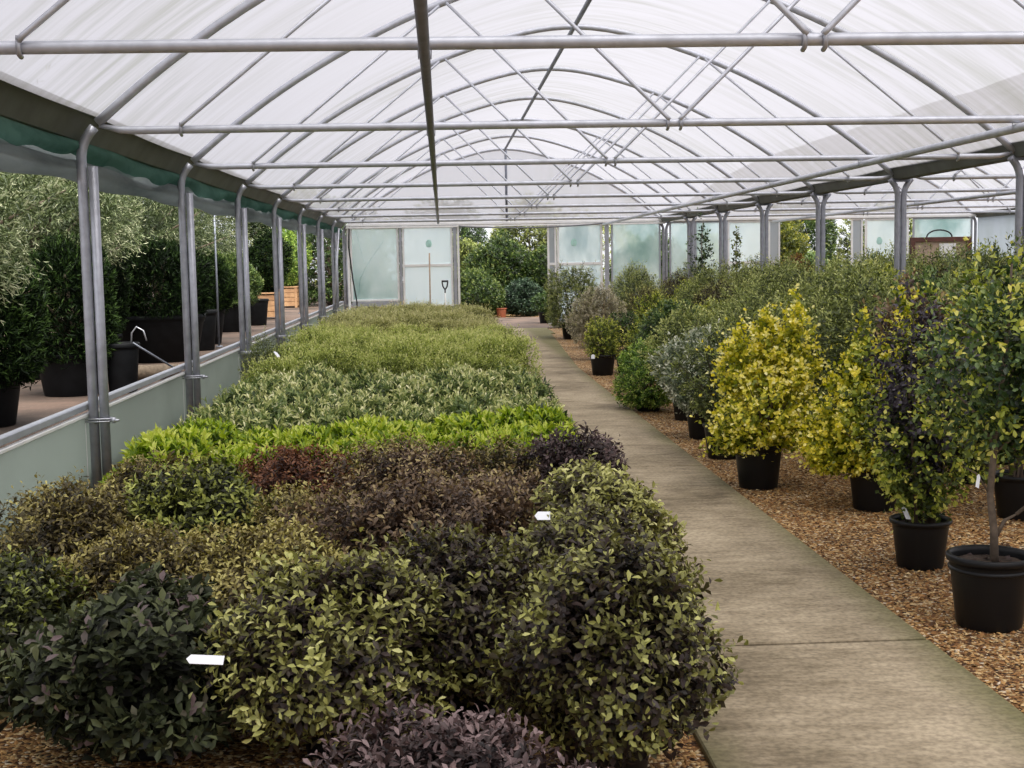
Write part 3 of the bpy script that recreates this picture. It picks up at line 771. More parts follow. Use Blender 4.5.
# ------------------------------------------------------------------ left bed, close shrubs
def mkfol(lkey, seed, r, h, z0=.08, tips=1500, per=7, ll=.036, lw=.019, **kw):
    return foliage_mesh('foliage', L[lkey], seed, r, h-z0, z0, tips, per, ll, lw, **kw)
GB = 'purple and olive shrubs in the planting bed'
close = [
 # leaf kind, X, Y, r, h, tips, leaf size, options, label
 ('purple', -.02,2.98,.35,.465,1700,(.040,.017),dict(newness=.8,sprig=0.036),'low smoky purple shrub at the bottom edge, in front of the olive ones'),
 ('greygreen',-.98,4.12,.40,.53,1700,(.062,.028),dict(newness=.55,sprig=0.036),'rounded shrub of large dark purple-green leaves holding a white label'),
 ('olive',-.36,4.05,.38,.62,2300,(.042,.020),dict(newness=.62,sprig=0.072),'olive green shrub with pale tips beside the dark shrub with the white label'),
 ('olive',.05,4.35,.38,.64,2200,(.040,.019),dict(newness=.42,sprig=0.072),'olive and purple shrub just behind the low smoky purple one'),
 ('olive',.46,3.76,.31,.72,2400,(.038,.020),dict(newness=.5,sprig=0.090),'tall loose olive shrub in a black pot overhanging the concrete path'),
 ('darktip',-1.64,4.75,.38,.50,1500,(.040,.019),dict(newness=.35,sprig=0.036),'dark green shrub low beside the green wall, next to the large-leaved dark one'),
 ('khaki',-1.24,5.10,.40,.53,1900,(.032,.014),dict(newness=.6,sprig=0.048),'khaki brown shrub behind the rounded dark shrub with the white label'),
 ('khaki',-.68,4.95,.40,.56,2100,(.032,.015),dict(newness=.78,sprig=0.048),'mid olive shrub behind the pale-tipped olive shrub'),
 ('brown',-.12,5.25,.46,.67,2500,(.038,.018),dict(newness=.55,sprig=0.048),'broad dark purple-brown shrub in the middle of the planting bed'),
 ('olive',.52,4.72,.38,.66,2200,(.036,.017),dict(newness=.42,sprig=0.060),'olive shrub between the tall loose shrub and the green-tipped purple one beside the path'),
 ('khaki',-1.70,5.85,.38,.60,1700,(.034,.015),dict(newness=.55,sprig=0.096),'brownish shrub with thin upright shoots beside the first steel post'),
 ('darktip',-1.12,6.05,.38,.63,1700,(.048,.021),dict(newness=.66,sprig=0.036),'nearly black shrub with bright lime leaf rosettes'),
 ('khaki',-.62,5.80,.34,.57,1700,(.030,.013),dict(newness=.62,sprig=0.036),'small olive-brown shrub beneath the red-brown one'),
 ('brown',-.20,6.25,.40,.68,2000,(.034,.016),dict(newness=.8,sprig=0.036),'olive-tipped brown shrub behind the broad purple-brown one'),
 ('brown',.26,5.75,.36,.62,1900,(.034,.016),dict(newness=.6,sprig=0.042),'purple-brown shrub between the broad dark one and the green-tipped one at the path'),
 ('olive',.64,5.70,.38,.64,2000,(.044,.020),dict(newness=.62,sprig=0.060),'green-tipped purple shrub leaning over the path edge midway along the purple block'),
 ('khaki',-1.52,6.75,.36,.58,1600,(.032,.015),dict(newness=.65,sprig=0.048),'khaki shrub against the lime row near the first steel post'),
 ('red',-.80,6.75,.34,.62,1800,(.034,.014),dict(newness=.65,sprig=0.036),'rusty red-brown shrub in front of the lime green row'),
 ('khaki',-.30,7.05,.36,.60,1700,(.030,.014),dict(newness=.7,sprig=0.036),'olive-brown shrub in front of the lime row, next to the red-brown one'),
 ('khaki',.20,6.75,.36,.62,1800,(.030,.014),dict(newness=.6,sprig=0.036),'brown-green shrub in front of the lime row, second in from the path'),
 ('purple',.66,6.85,.34,.66,1500,(.042,.018),dict(newness=.42,sprig=0.048),'dark purple shrub at the path edge beside the lime green row'),
]
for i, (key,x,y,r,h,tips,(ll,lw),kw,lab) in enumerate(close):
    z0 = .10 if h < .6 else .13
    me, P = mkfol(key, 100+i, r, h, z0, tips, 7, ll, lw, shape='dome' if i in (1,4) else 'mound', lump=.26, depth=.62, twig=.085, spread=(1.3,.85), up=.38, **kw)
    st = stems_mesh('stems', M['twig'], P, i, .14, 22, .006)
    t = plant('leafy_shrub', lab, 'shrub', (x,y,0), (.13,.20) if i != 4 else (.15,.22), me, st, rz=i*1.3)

# massed rows
def mass(name, key, lab, cat, group, spots, n_var, seed, r, h, tips, per, ll, lw, pot=(.11,.17), **kw):
    protos = []
    for v in range(n_var):
        me, P = mkfol(key, seed+v, r, h, .08, tips, per, ll, lw, **kw)
        st = stems_mesh('stems', M['twig'], P, seed+v, .10, 10, .005)
        protos.append((me, st))
    roots = []
    rg = random.Random(seed)
    for i, (x,y) in enumerate(spots):
        rz = rg.uniform(0,6.28); s = rg.uniform(.9,1.12); s = (s, s, s*rg.uniform(.92,1.08))
        if i < n_var:
            t = plant(name, lab, cat, (x,y,0), pot, protos[i][0], protos[i][1], rz, s, group, soil=False)
            roots.append(t)
        else:
            copy_thing(roots[rg.randrange(n_var)], (x,y,0), rz, s)
def grid(x0,x1,nx,ys,j,seed):
    rg = random.Random(seed); out = []
    for r, y in enumerate(ys):
        for i in range(nx):
            out.append((x0+(x1-x0)*(i+(.25 if r%2 else 0))/(nx-.5)+rg.uniform(-j,j), y+rg.uniform(-j,j)))
    rg.shuffle(out)
    return out
mass('lime_shrub','lime','lime green leafy shrub in the bright row between the purple and variegated blocks','shrub','lime green shrubs in the planting bed',
     grid(-1.60,.72,7,[7.75,8.2,8.62],.05,1)+[(-1.66,7.2)],4,300,.27,.50,420,9,.075,.024,shape='flat',lump=.10,depth=.5,up=.5,newness=.8,spread=(1.1,.45),twig=.09)
mass('variegated_shrub','vari','grey-green variegated shrub in the block between the lime and light green rows','shrub','variegated shrubs in the planting bed',
     grid(-1.62,.74,6,[9.20,9.8,10.35,10.9,11.45,11.95],.06,2),5,320,.32,.57,420,10,.065,.021,shape='mound',lump=.18,depth=.5,up=.5,newness=.75,spread=(1.15,.55),twig=.12,sprig=.10)
mass('fine_leaved_shrub','fine','fine-leaved light green shrub in the broad block halfway down the bed','shrub','light green shrubs in the planting bed',
     grid(-1.62,.74,5,[12.9,13.45,14.0,14.55,15.1,15.65,16.2,16.75,17.3,17.85],.08,3),5,340,.36,.68,1000,7,.042,.012,shape='flat',lump=.12,depth=.5,up=.55,newness=.75,big=False,twig=.12,sprig=.08)
mass('pale_shrub','pale','pale yellowish green shrub in the end block of the bed before the back wall','shrub','pale shrubs in the planting bed',
     grid(-1.60,.66,5,[20.3,20.95,21.6,22.3,23.0,23.7,24.5,25.3,26.2,27.0],.10,4),4,360,.40,.67,700,7,.055,.014,shape='flat',lump=.14,depth=.5,up=.6,newness=.75,big=False,twig=.15,sprig=.12)
me, P = mkfol('feather', 380, .26,.85,.1,700,7,.05,.008,shape='oval',up=.6,big=False,twig=.16,sprig=.15,lump=.2)
plant('feathery_shrub','thin feathery dark green shrub against the low wall at the third steel post','shrub',(-1.84,13.6,0),(.11,.17),me,stems_mesh('stems',M['twig'],P,9,.1,10,.004))

# ------------------------------------------------------------------ potted row beside the path on the gravel side
def trunk_mesh(pts, radii, branches, seed=0):
    mb = MB(); mb.tube(pts, radii, 8)
    for a, e, r in branches:
        a = Vector(a); e = Vector(e); m = a.lerp(e,.5)+Vector((0,0,.03))
        mb.tube([a,m,e],[r,r*.7,r*.35],6)
    return mb.mesh('trunk', M['bark'], True)

# slim potted tree closest to the camera
t = thing('potted_tree','slim young tree in a large round-rimmed black pot, first beside the path','tree',(2.25,5.20,0))
pm, sm = pots(.165,.305)
tp = link('pot', pm, t); ts_ = link('soil', sm, t)
mb = MB()
mb.lathe([(.158,.235),(.166,.238),(.168,.25),(.160,.255)],30); mb.build('pot_ridge', M['pot'], tp, True)
me, P = mkfol('dark', 401, .42,.86,0,640,6,.040,.022,shape='oval',lump=.32,depth=.85,up=.1,newness=.75,twig=.12,sprig=.14)
f = link('foliage', me, t, (.12,.10,.66))
me2, P2 = mkfol('mixed', 402, .46,.92,0,330,6,.040,.023,shape='oval',lump=.34,depth=.7,up=.1,newness=.85,twig=.12,sprig=.14)
link('foliage', me2, t, (.12,.10,.62)); f['label'] = 'dark green leaves'
tr = trunk_mesh([(.02,.0,.25),(.015,.0,.40),(.0,.01,.55),(.02,.02,.75),(.05,.04,.95),(.09,.07,1.25),(.11,.09,1.5)],[.020,.017,.015,.014,.012,.009,.005],
   [((.015,0,.36),(.10,-.02,.47),.011),((.10,-.02,.47),(.33,-.06,.62),.008),((.02,.02,.72),(.38,.05,.95),.007),((.02,.02,.75),(-.18,.0,1.0),.007),((.05,.04,.95),(.3,.25,1.2),.006),((.07,.05,1.1),(-.15,.15,1.3),.005),((0,.01,.55),(-.14,-.03,.68),.005)])
link('trunk', tr, t)
rg = random.Random(4)
mb = MB()
for i in range(26):
    a = rg.uniform(0,6.28); q = .145*math.sqrt(rg.random()); p = Vector((q*math.cos(a), q*math.sin(a), .272))
    d = Vector((rg.uniform(-1,1),rg.uniform(-1,1),.25))*.03; e = Vector((-d.y,d.x,.004))*.4
    mb.add([tuple(p),tuple(p+d*.5+e),tuple(p+d),tuple(p+d*.5-e)],[(0,1,2,3)])
mb.build('leaf_litter', L['red'], ts_)
# a few rust coloured dying leaves on the low branch
me3, _ = mkfol('autumn', 403, .10,.12,0,10,4,.05,.035,shape='oval',lump=.2,twig=.05)
o = link('foliage', me3, t, (.30,-.05,.56)); o['label'] = 'few rust brown leaves on the lowest branch'

# multi-stem plant behind it
t = thing('potted_shrub','dark multi-stemmed shrub of purple and lime leaves in a black pot, second beside the path','shrub',(2.345,6.24,0))
pm, sm = pots(.14,.245); link('pot', pm, t); link('soil', sm, t)
me, P = mkfol('smoke', 410, .30,1.34,.42,620,6,.040,.022,shape='oval',lump=.3,depth=.85,newness=.6,twig=.12,sprig=.12)
o = link('foliage', me, t); o['label'] = 'smoky purple leaves'
me, P2 = mkfol('mixed', 411, .38,1.16,.24,800,6,.037,.023,shape='oval',lump=.3,depth=.6,newness=.9,twig=.10,sprig=.12)
o = link('foliage', me, t); o['label'] = 'yellow-green leaves'
mb = MB(); rg = random.Random(8)
for i in range(9):
    a = rg.uniform(0,6.28); b = Vector((.06*math.cos(a),.06*math.sin(a),.2)); e = Vector((.22*math.cos(a),.22*math.sin(a),rg.uniform(.8,1.25)))
    mb.tube([b,b.lerp(e,.35)+Vector((0,0,.08)),e],[.010,.008,.003],6)
mb.build('stems', M['twig'], t, True)

# golden shrubs
def multi(key, seed, parts, tips, ll, lw, **kw):
    """several spires that make one crown"""
    out = []
    for i, (dx,dy,r,z0,h,f) in enumerate(parts):
        me, P = foliage_mesh('foliage', L[key], seed+i, r, h, 0, int(tips*f), 6, ll, lw, **kw)
        out.append((me,(dx,dy,z0),P))
    return out
def big_plant(name, lab, cat, loc, pot, parts, stems=14, group=None, rz=0.0):
    t = thing(name, lab, cat, loc, rz, group)
    pm, sm = pots(*pot); link('pot', pm, t); link('soil', sm, t)
    for me, l, P in parts: link('foliage', me, t, l)
    me, l, P = parts[0]
    Q = np.array(P)+np.array(l)
    link('stems', stems_mesh('stems', M['twig'], Q, 3, pot[1]*.8, stems, .009, .05), t)
    return t
g1 = multi('gold', 420, [(.09,0,.40,.24,.80,1.0),(.25,.02,.20,.62,.74,.36),(-.14,0,.17,.60,.56,.25),(0.06,.05,.19,.7,.55,.25),(-.18,-.05,.22,.22,.45,.25)], 820, .039,.028, shape='spire', lump=.3, depth=.7, up=.1, newness=.8, twig=.10, sprig=.2)
big_plant('golden_shrub','golden yellow leafy shrub in a black pot standing at the concrete path edge','shrub',(2.10,8.56,0),(.16,.30),g1)
g2 = multi('gold', 430, [(-.05,0,.41,.20,.84,1.1),(-.08,0,.18,.55,.68,.3),(.17,.02,.17,.65,.74,.32),(.05,-.05,.22,.22,.45,.25),(-.3,-.02,.2,.22,.5,.22)], 780, .039,.028, shape='spire', lump=.3, depth=.7, up=.1, newness=.66, twig=.10, sprig=.2)
big_plant('golden_shrub','greener golden shrub with two spires, between the golden and the dark multi-stemmed shrub','shrub',(2.61,7.72,0),(.155,.28),g2)

def pp(name, key, lab, loc, pot, r, h, z0, tips, ll, lw, seed, shape='oval', rz=0.0, group=None, big=True, **kw):
    me, P = foliage_mesh('foliage', L[key], seed, r, h-z0, z0, tips, 7, ll, lw, shape=shape, big=big, **kw)
    return plant(name, lab, 'shrub', loc, pot, me, stems_mesh('stems', M['twig'], P, seed, pot[1]*.8, 16, .008, .05), rz=rz, group=group)
pp('potted_shrub','feather','dark feathery shrub in a black pot directly behind the golden shrub at the path edge',(2.15,9.88,0),(.15,.27),.34,1.05,.22,1100,.040,.013,440,lump=.2,newness=.6,sprig=.1)
pp('potted_shrub','silver','silvery variegated shrub potted beside the path, next to the compact bright green bush',(2.22,11.0,0),(.15,.27),.40,.97,.18,1100,.046,.020,441,lump=.18,newness=.75,sprig=.08)
pp('potted_shrub','feather','grey-green shrub whose black pot just shows behind the silvery variegated one',(2.32,12.3,0),(.14,.24),.38,1.12,.2,1000,.042,.016,442,lump=.2,newness=.7,sprig=.1)
pp('potted_shrub','bright','compact bright green bush spreading down to the path edge',(2.08,13.1,0),(.14,.2),.36,.74,.05,1500,.036,.016,443,shape='dome',lump=.14,newness=.65,sprig=.04)
pp('potted_shrub','dark','dark glossy rounded shrub behind the compact bright green bush',(2.62,14.6,0),(.15,.25),.48,1.08,.15,1300,.052,.024,444,shape='dome',lump=.18,newness=.7)
pp('potted_shrub','mixed','small yellowish green ball shrub in a white-labelled black pot at the path edge',(2.13,17.3,0),(.17,.28),.25,.80,.26,600,.034,.016,445,shape='column',lump=.1,newness=.8)
pp('potted_shrub','dark','blackish low shrub in a pot beside the small yellowish ball shrub',(2.5,17.6,0),(.15,.25),.32,.85,.2,500,.05,.02,452,shape='dome',lump=.2,newness=.6)
pp('potted_shrub','pink','large pale pinkish-grey shrub leaning over the far stretch of path',(2.42,20.0,0),(.17,.25),.50,1.14,.18,1500,.05,.014,446,shape='dome',lump=.16,newness=.8,big=False,sprig=.12)
pp('potted_shrub','feather','tall grey-green feathery shrub in a black pot beside the back doorway',(2.52,25.4,0),(.2,.32),.60,1.42,.25,1900,.07,.016,447,shape='dome',lump=.2,newness=.65,big=False,sprig=.2)
pp('potted_shrub','olive','pale olive shrub in front of the tall grey-green one by the back doorway',(2.70,22.6,0),(.17,.25),.42,1.0,.2,900,.05,.016,448,shape='dome',lump=.2,newness=.8,big=False,sprig=.1)

# massed shrubs behind the potted row
def scatter_types(defs, spots):
    """defs: kind -> (name, key, label, group, proto params); spots: kind, x, y, scale"""
    roots = {}
    cnt = {}
    for kind, x, y, s in spots:
        d = defs[kind]; cnt[kind] = cnt.get(kind,0)+1
        rz = (x*7.3+y*3.1) % 6.28
        v = cnt[kind] % 2
        key = (kind, v)
        if key not in roots:
            me, P = foliage_mesh('foliage', L[d['key']], d['seed']+v*7, d['r'], d['h']-.2, .2, d['tips'], 7, d['ll'], d['lw'], shape=d.get('shape','oval'), big=False, lump=.2, depth=.55, newness=d.get('new',.65), sprig=.14, twig=.14, up=.35)
            t = plant(d['name'], d['lab'], 'shrub', (x,y,0), (.15,.26), me, stems_mesh('stems', M['twig'], P, d['seed'], .2, 14, .008, .05), rz, s, d['group'], soil=False)
            roots[key] = t
        else:
            copy_thing(roots[key], (x,y,0), rz, s)
defs = dict(
 f=dict(name='feathery_shrub',key='feather',lab='feathery grey-green shrub massed behind the potted row on the gravel',group='feathery shrubs behind the potted row',seed=500,r=.52,h=1.5,tips=1900,ll=.045,lw=.016),
 d=dict(name='glossy_shrub',key='dark',lab='dark glossy evergreen shrub massed behind the potted row on the gravel',group='dark shrubs behind the potted row',seed=520,r=.50,h=1.3,tips=1500,ll=.055,lw=.026,shape='dome'),
 m=dict(name='yellow_green_shrub',key='mixed',lab='yellow-green leafy shrub massed behind the potted row on the gravel',group='yellow-green shrubs behind the potted row',seed=540,r=.50,h=1.25,tips=1500,ll=.05,lw=.026,new=.7,shape='dome'),
 o=dict(name='olive_shrub',key='olive',lab='dull olive shrub massed behind the potted row on the gravel',group='olive shrubs behind the potted row',seed=560,r=.52,h=1.35,tips=1600,ll=.045,lw=.018,new=.6),
)
spots = [
 ('f',2.95,9.1,(1,1,.98)),('f',3.55,8.55,(.95,.95,.95)),('o',4.15,9.3,1.05),('f',3.15,10.4,1.0),('d',3.9,10.3,1.1),('f',4.65,10.6,1.12),
 ('f',2.95,11.7,(.9,.9,.92)),('f',3.75,11.7,1.05),('o',4.5,12.0,1.1),('d',5.3,12.4,1.2),
 ('f',3.0,13.1,(1,1,.86)),('f',3.8,13.3,1.02),('m',4.6,13.6,1.15),('f',5.5,14.2,1.1),('o',6.3,14.6,1.15),
 ('m',3.2,14.9,(.9,.9,.85)),('f',4.0,15.2,1.0),('d',4.75,15.4,1.1),('f',5.7,16.0,1.1),('f',6.6,16.4,1.12),('d',7.3,17.0,1.2),
 ('m',2.85,16.4,(.9,.9,.8)),('o',3.6,16.8,.95),('f',4.4,17.1,1.0),('m',5.4,17.8,1.1),('f',6.4,18.3,1.1),('o',7.3,18.7,1.15),
 ('m',3.1,18.5,(.9,.9,.85)),('f',3.9,18.9,.97),('f',4.7,19.4,1.0),('o',5.7,19.9,1.05),('d',6.9,20.3,1.2),
 ('o',3.3,20.9,.85),('m',4.1,21.4,.95),('f',4.8,21.7,1.0),('f',5.9,22.2,1.05),('f',7.4,22.4,1.1),
 ('f',3.5,23.3,.95),('o',4.4,24.0,.98),('f',6.0,24.6,1.05),('o',7.4,25.0,1.05),('d',8.8,24.6,1.1),
 ('f',3.9,26.0,1.0),('f',5.1,26.4,1.02),('o',6.5,26.8,1.0),('f',9.9,25.6,1.1),
]
scatter_types(defs, spots)
# characterful single plants standing up out of the mass
me, P = foliage_mesh('foliage', L['mixed'], 600, .55, .95, .55, 700, 6, .055, .032, shape='oval', lump=.3, depth=.7, newness=.85, twig=.12, sprig=.2)
plant('leafy_shrub','tall loose yellow-green shrub at the photo edge behind the slim potted tree'.replace('at the photo edge ',''),'shrub',(3.35,7.35,0),(.15,.26),me,stems_mesh('stems',M['twig'],P,5,.2,14,.008,.05))
me, P = foliage_mesh('foliage', L['brown'], 601, .34, .80, .55, 600, 6, .05, .028, shape='oval', lump=.25, depth=.6, newness=.7, twig=.1, sprig=.15)
plant('leafy_shrub','brownish purple shrub rising behind the greener golden shrub','shrub',(2.98,7.95,0),(.14,.25),me,stems_mesh('stems',M['twig'],P,6,.2,12,.008,.05))
def sapling(lab, loc, h, r, seed, key, tips, bark='bark_pale', z0=.9):
    t = thing('sapling', lab, 'tree', loc)
    pm, sm = pots(.16,.28); link('pot', pm, t)
    mb = MB(); mb.tube([(0,0,.2),(.02,0,h*.4),(-.02,.01,h*.75),(.01,0,h*.97)],[.022,.018,.012,.005],7); mb.build('trunk', M[bark], t, True)
    me, P = foliage_mesh('foliage', L[key], seed, r, h-z0, z0, tips, 6, .085, .04, shape='column', lump=.4, depth=.9, newness=.55, twig=.14, big=False)
    link('foliage', me, t)
    return t
sapling('slender dark-leaved sapling rising above the shrubs in front of the back wall panes', (4.80,23.8,0), 2.30, .22, 620, 'dark', 110)
sapling('sparse thin sapling beside the forked post in front of a pale back wall panel', (5.85,25.6,0), 2.1, .15, 621, 'feather', 60)
me, P = foliage_mesh('foliage', L['autumn'], 630, .35, .9, .7, 500, 6, .06, .03, shape='oval', lump=.2, depth=.6, newness=.6, twig=.1, big=False)
plant('leafy_shrub','rust red shrub just inside the second back opening','shrub',(7.6,27.6,0),(.16,.28),me,stems_mesh('stems',M['twig'],P,5,.2,10,.008,.05))

# white labels
def ptag(loc, rot, lab, size=(.022,.10)):
    mb = MB(); w, l = size
    mb.box(-w/2, w/2, -l/2, l/2, -.001, .001, .0004)
    mb.add([(-w/2,l/2,-.001),(w/2,l/2,-.001),(0,l/2+.012,-.001),(-w/2,l/2,.001),(w/2,l/2,.001),(0,l/2+.012,.001)],[(0,2,1),(3,4,5),(1,2,5,4),(2,0,3,5)])
    o = mb.build('plant_label', M['white_tag'], None, False, loc); o.rotation_euler = rot
    return tag(o, lab, 'plant label')
ptag((-.70,3.70,.42), (.10,-.55,1.55), 'white plastic plant label poking from the large-leaved dark shrub', (.034,.095))
ptag((.35,4.62,.63), (0,-.8,1.45), 'small white plant label on the olive shrub beside the path, midway along the purple block', (.036,.045))
ptag((2.24,6.15,.285), (.9,.2,.5), 'white plant label in the black pot of the multi-stemmed purple shrub', (.035,.06))
ptag((2.16,5.12,.62), (1.2,.5,.3), 'white plant label tied to the trunk of the slim potted tree', (.018,.05))
ptag((1.98,17.12,.26), (1.35,0,-.3), 'white plant label hanging on the pot of the small yellowish ball shrub', (.05,.05))
ptag((2.12,12.70,.50), (.7,.2,.9), 'white plant label on the compact bright green bush', (.035,.09))
ptag((-1.65,13.0,.66), (.7,.2,.9), 'white plant label at the wall edge of the light green block', (.05,.08))

# ------------------------------------------------------------------ noticeboard beyond the gutter
t = thing('notice_board','dark brown wooden display frame with curved handle and white card among the shrubs','notice board',(7.78,20.0,0))
mb = MB(); rect_frame(mb, -.48,.48,1.22,1.80,0,.07,.06); mb.build('board_frame', M['wood_dark'], t)
mb = MB(); mb.box(-.41,.41,.005,.02,1.29,1.73); mb.build('backing', M['wood_pale'], t)
for x in (-.445,.445):
    mb = MB(); mb.box(x-.03,x+.03,-.03,.03,0,1.22,.005); mb.build('leg', M['wood_dark'], t)
mb = MB(); mb.box(-.02,.24,-.012,.003,1.30,1.70,.002); c = mb.build('card', M['paper'], t)
mb = MB(); mb.lathe([(.001,0),(.022,0),(.022,.012),(.001,.012)],14); o = mb.build('knob', M['black'], c, True, (.205,-.014,1.63)); o.rotation_euler = (PI/2,0,0)
mb = MB(); mb.tube([(.20*math.cos(a)-.02,0,1.80+.11*math.sin(a)) for a in np.linspace(0,PI,16)], .012, 7); mb.build('handle', M['black'], t, True)

# ------------------------------------------------------------------ outside, along the low wall (ground 0.30)
ZO = .30
def tree(name, lab, loc, key, seed, r, h, z0, tips, ll, lw, shape='oval', trunk=.07, cat='tree', pot=None, potmat='pot_dusty', ry=None, per=8, group=None, bark='bark', **kw):
    t = thing(name, lab, cat, loc, 0, group)
    me, P = foliage_mesh('foliage', L[key], seed, r, h-z0, z0, tips, per, ll, lw, shape=shape, big=False, ry=ry, **kw)
    link('foliage', me, t)
    mb = MB(); b = pot[1]*.8 if pot else 0
    mb.tube([(0,0,b),(.03,.02,b+(h-b)*.3),(-.02,0,b+(h-b)*.55),(0,0,h*.8)],[trunk,trunk*.85,trunk*.6,trunk*.2],9)
    rg = random.Random(seed)
    for i in range(9):
        e = Vector(P[rg.randrange(len(P))]); a = Vector((0,0,min(e.z*.7, max(b+.2, e.z*.6))))
        m = a.lerp(e,.5)+Vector((0,0,.05))
        mb.tube([a,m,e],[trunk*.4,trunk*.28,trunk*.08],6)
    mb.build('trunk', M[bark], t, True)
    if pot:
        link('pot', pot_mesh(pot[0],pot[1],M[potmat]), t)
        link('soil', soil_mesh(pot[0],pot[1],seed), t)
    return t
olive = dict(lump=.35, depth=.75, up=.2, newness=.8, twig=.22, sprig=.35, spread=(1.0,.4))
tree('olive_tree','silvery olive tree with long arching shoots outside the first steel post',(-3.75,8.9,ZO),'grove',700,1.15,2.35,.85,3600,.075,.013,pot=(.34,.5),trunk=.06,**olive)
tree('olive_tree','big silvery olive tree outside, between the first and second steel posts',(-4.6,15.2,ZO),'grove',701,1.35,2.6,1.1,4200,.08,.014,pot=(.36,.5),trunk=.07,**olive)
tree('olive_tree','silvery olive tree outside, between the second and third steel posts',(-4.7,20.0,ZO),'grove',702,1.35,2.6,1.1,3600,.085,.015,pot=(.36,.5),trunk=.07,**olive)
tree('olive_tree','silvery olive tree outside, between the third and fourth steel posts',(-5.2,25.5,ZO),'grove',703,1.5,3.0,1.0,3400,.09,.017,pot=(.36,.5),trunk=.07,**olive)
tree('olive_tree','pale olive tree outside beyond the wooden planter with the clipped bush',(-6.4,32.5,ZO),'grove',704,1.7,3.2,.9,3000,.10,.02,pot=(.36,.5),trunk=.07,**olive)
yew = dict(lump=.12, depth=.35, up=.35, newness=.7, twig=.14, spread=(.9,.3))
tree('conifer','very dark conifer in a wide black tub outside, just behind the arching olive',(-3.75,10.6,ZO),'yew',720,.55,1.45,.35,2600,.085,.016,shape='column',pot=(.36,.46),**yew)
tree('conifer','dark green conifer in a black pot just before the first steel post outside',(-3.70,13.1,ZO),'yew',721,.48,1.55,.35,2400,.08,.016,shape='column',pot=(.33,.42),**yew)
tree('conifer','blackish narrow conifer just past the first steel post outside',(-4.35,16.6,ZO),'yew',725,.40,2.6,.35,2200,.08,.016,shape='column',pot=(.30,.42),**yew)
tree('conifer','broad clipped conifer in a big black trough outside the second steel post',(-3.80,17.6,ZO),'yew',722,.70,1.60,.55,4200,.08,.016,shape='column',pot=(.62,.62),**yew)
tree('conifer','dark bushy conifer outside near the second steel post, in a tall black pot',(-3.9,21.2,ZO),'yew',723,.52,1.5,.5,3000,.085,.017,shape='column',pot=(.40,.58),**yew)
tree('conifer','green conifer in a black pot outside near the third steel post',(-4.05,25.0,ZO),'dark',724,.55,1.5,.5,2600,.09,.02,shape='column',pot=(.40,.55),**yew)
tree('conifer','dark conifer outside behind the wooden planters',(-5.0,29.0,ZO),'yew',726,.50,1.9,.4,2200,.09,.02,shape='column',pot=(.38,.5),**yew)
# backdrop hedge trees further off
for i,(x,y,r,h,key,lab) in enumerate([
   (-8.0,12.5,2.0,4.3,'dark','dark hedge tree far outside behind the olive by the first steel post'),
   (-8.8,17.5,2.2,4.4,'feather','grey-green hedge tree outside behind the second steel post'),
   (-9.0,23.0,2.3,4.4,'dark','dark hedge tree outside behind the third steel post'),
   (-9.5,29.5,2.4,4.4,'feather','grey-green hedge tree outside behind the fourth steel post'),
   (-11.0,40.0,2.4,4.2,'yellowtree','yellow-green tree outside beyond the back corner of the low wall'),
   (-5.2,45.5,2.4,4.0,'yellowtree','yellowish tree far outside at the end of the paved yard'),
   (-3.4,40.0,1.7,3.2,'dark','dark bush outside just past the back corner of the low wall'),
   (-14.5,34.0,2.6,4.6,'dark','dark tree at the far side of the paved yard')]):
    tree('hedge_tree',lab,(x,y,ZO if x<-2.3 else 0),key,740+i,r,h,.1,2600,.13,.045,shape='column',trunk=.1,lump=.25,depth=.5,newness=.65,twig=.2)
# wooden planters with clipped bushes
def planter(lab, loc, w, h, bush, seed, rz=0.0):
    t = thing('wooden_planter', lab, 'planter', loc, rz)
    mb = MB()
    for s in (0,1,2,3):
        z0 = .05+s*(h-.1)/4; z1 = z0+(h-.1)/4-.012
        mb.box(-w/2+.02,w/2-.02,-w/2,-w/2+.03,z0,z1,.004); mb.box(-w/2+.02,w/2-.02,w/2-.03,w/2,z0,z1,.004)
        mb.box(-w/2,-w/2+.03,-w/2+.02,w/2-.02,z0,z1,.004); mb.box(w/2-.03,w/2,-w/2+.02,w/2-.02,z0,z1,.004)
    mb.build('planks', M['wood'], t)
    for sx in (-1,1):
        for sy in (-1,1):
            mb = MB(); mb.box(sx*(w/2-.02)-.035,sx*(w/2-.02)+.035,sy*(w/2-.02)-.035,sy*(w/2-.02)+.035,0,h-.02,.006); mb.build('corner_post', M['wood'], t)
    mb = MB(); rect = w/2+.03
    mb.box(-rect,rect,-rect,-rect+.09,h-.04,h,.006); mb.box(-rect,rect,rect-.09,rect,h-.04,h,.006); mb.box(-rect,-rect+.09,-rect+.09,rect-.09,h-.04,h,.006); mb.box(rect-.09,rect,-rect+.09,rect-.09,h-.04,h,.006)
    mb.build('top_rim', M['wood'], t)
    mb = MB(); mb.box(-w/2+.03,w/2-.03,-w/2+.03,w/2-.03,h-.1,h-.06); mb.build('soil', M['soil'], t)
    return t
planter('square wooden planter outside beside the third steel post', (-4.05,30.6,ZO), .62,.62,None,1)
planter('second square wooden planter outside, farther along the paved yard', (-4.62,38.5,ZO), .80,.62,None,2)
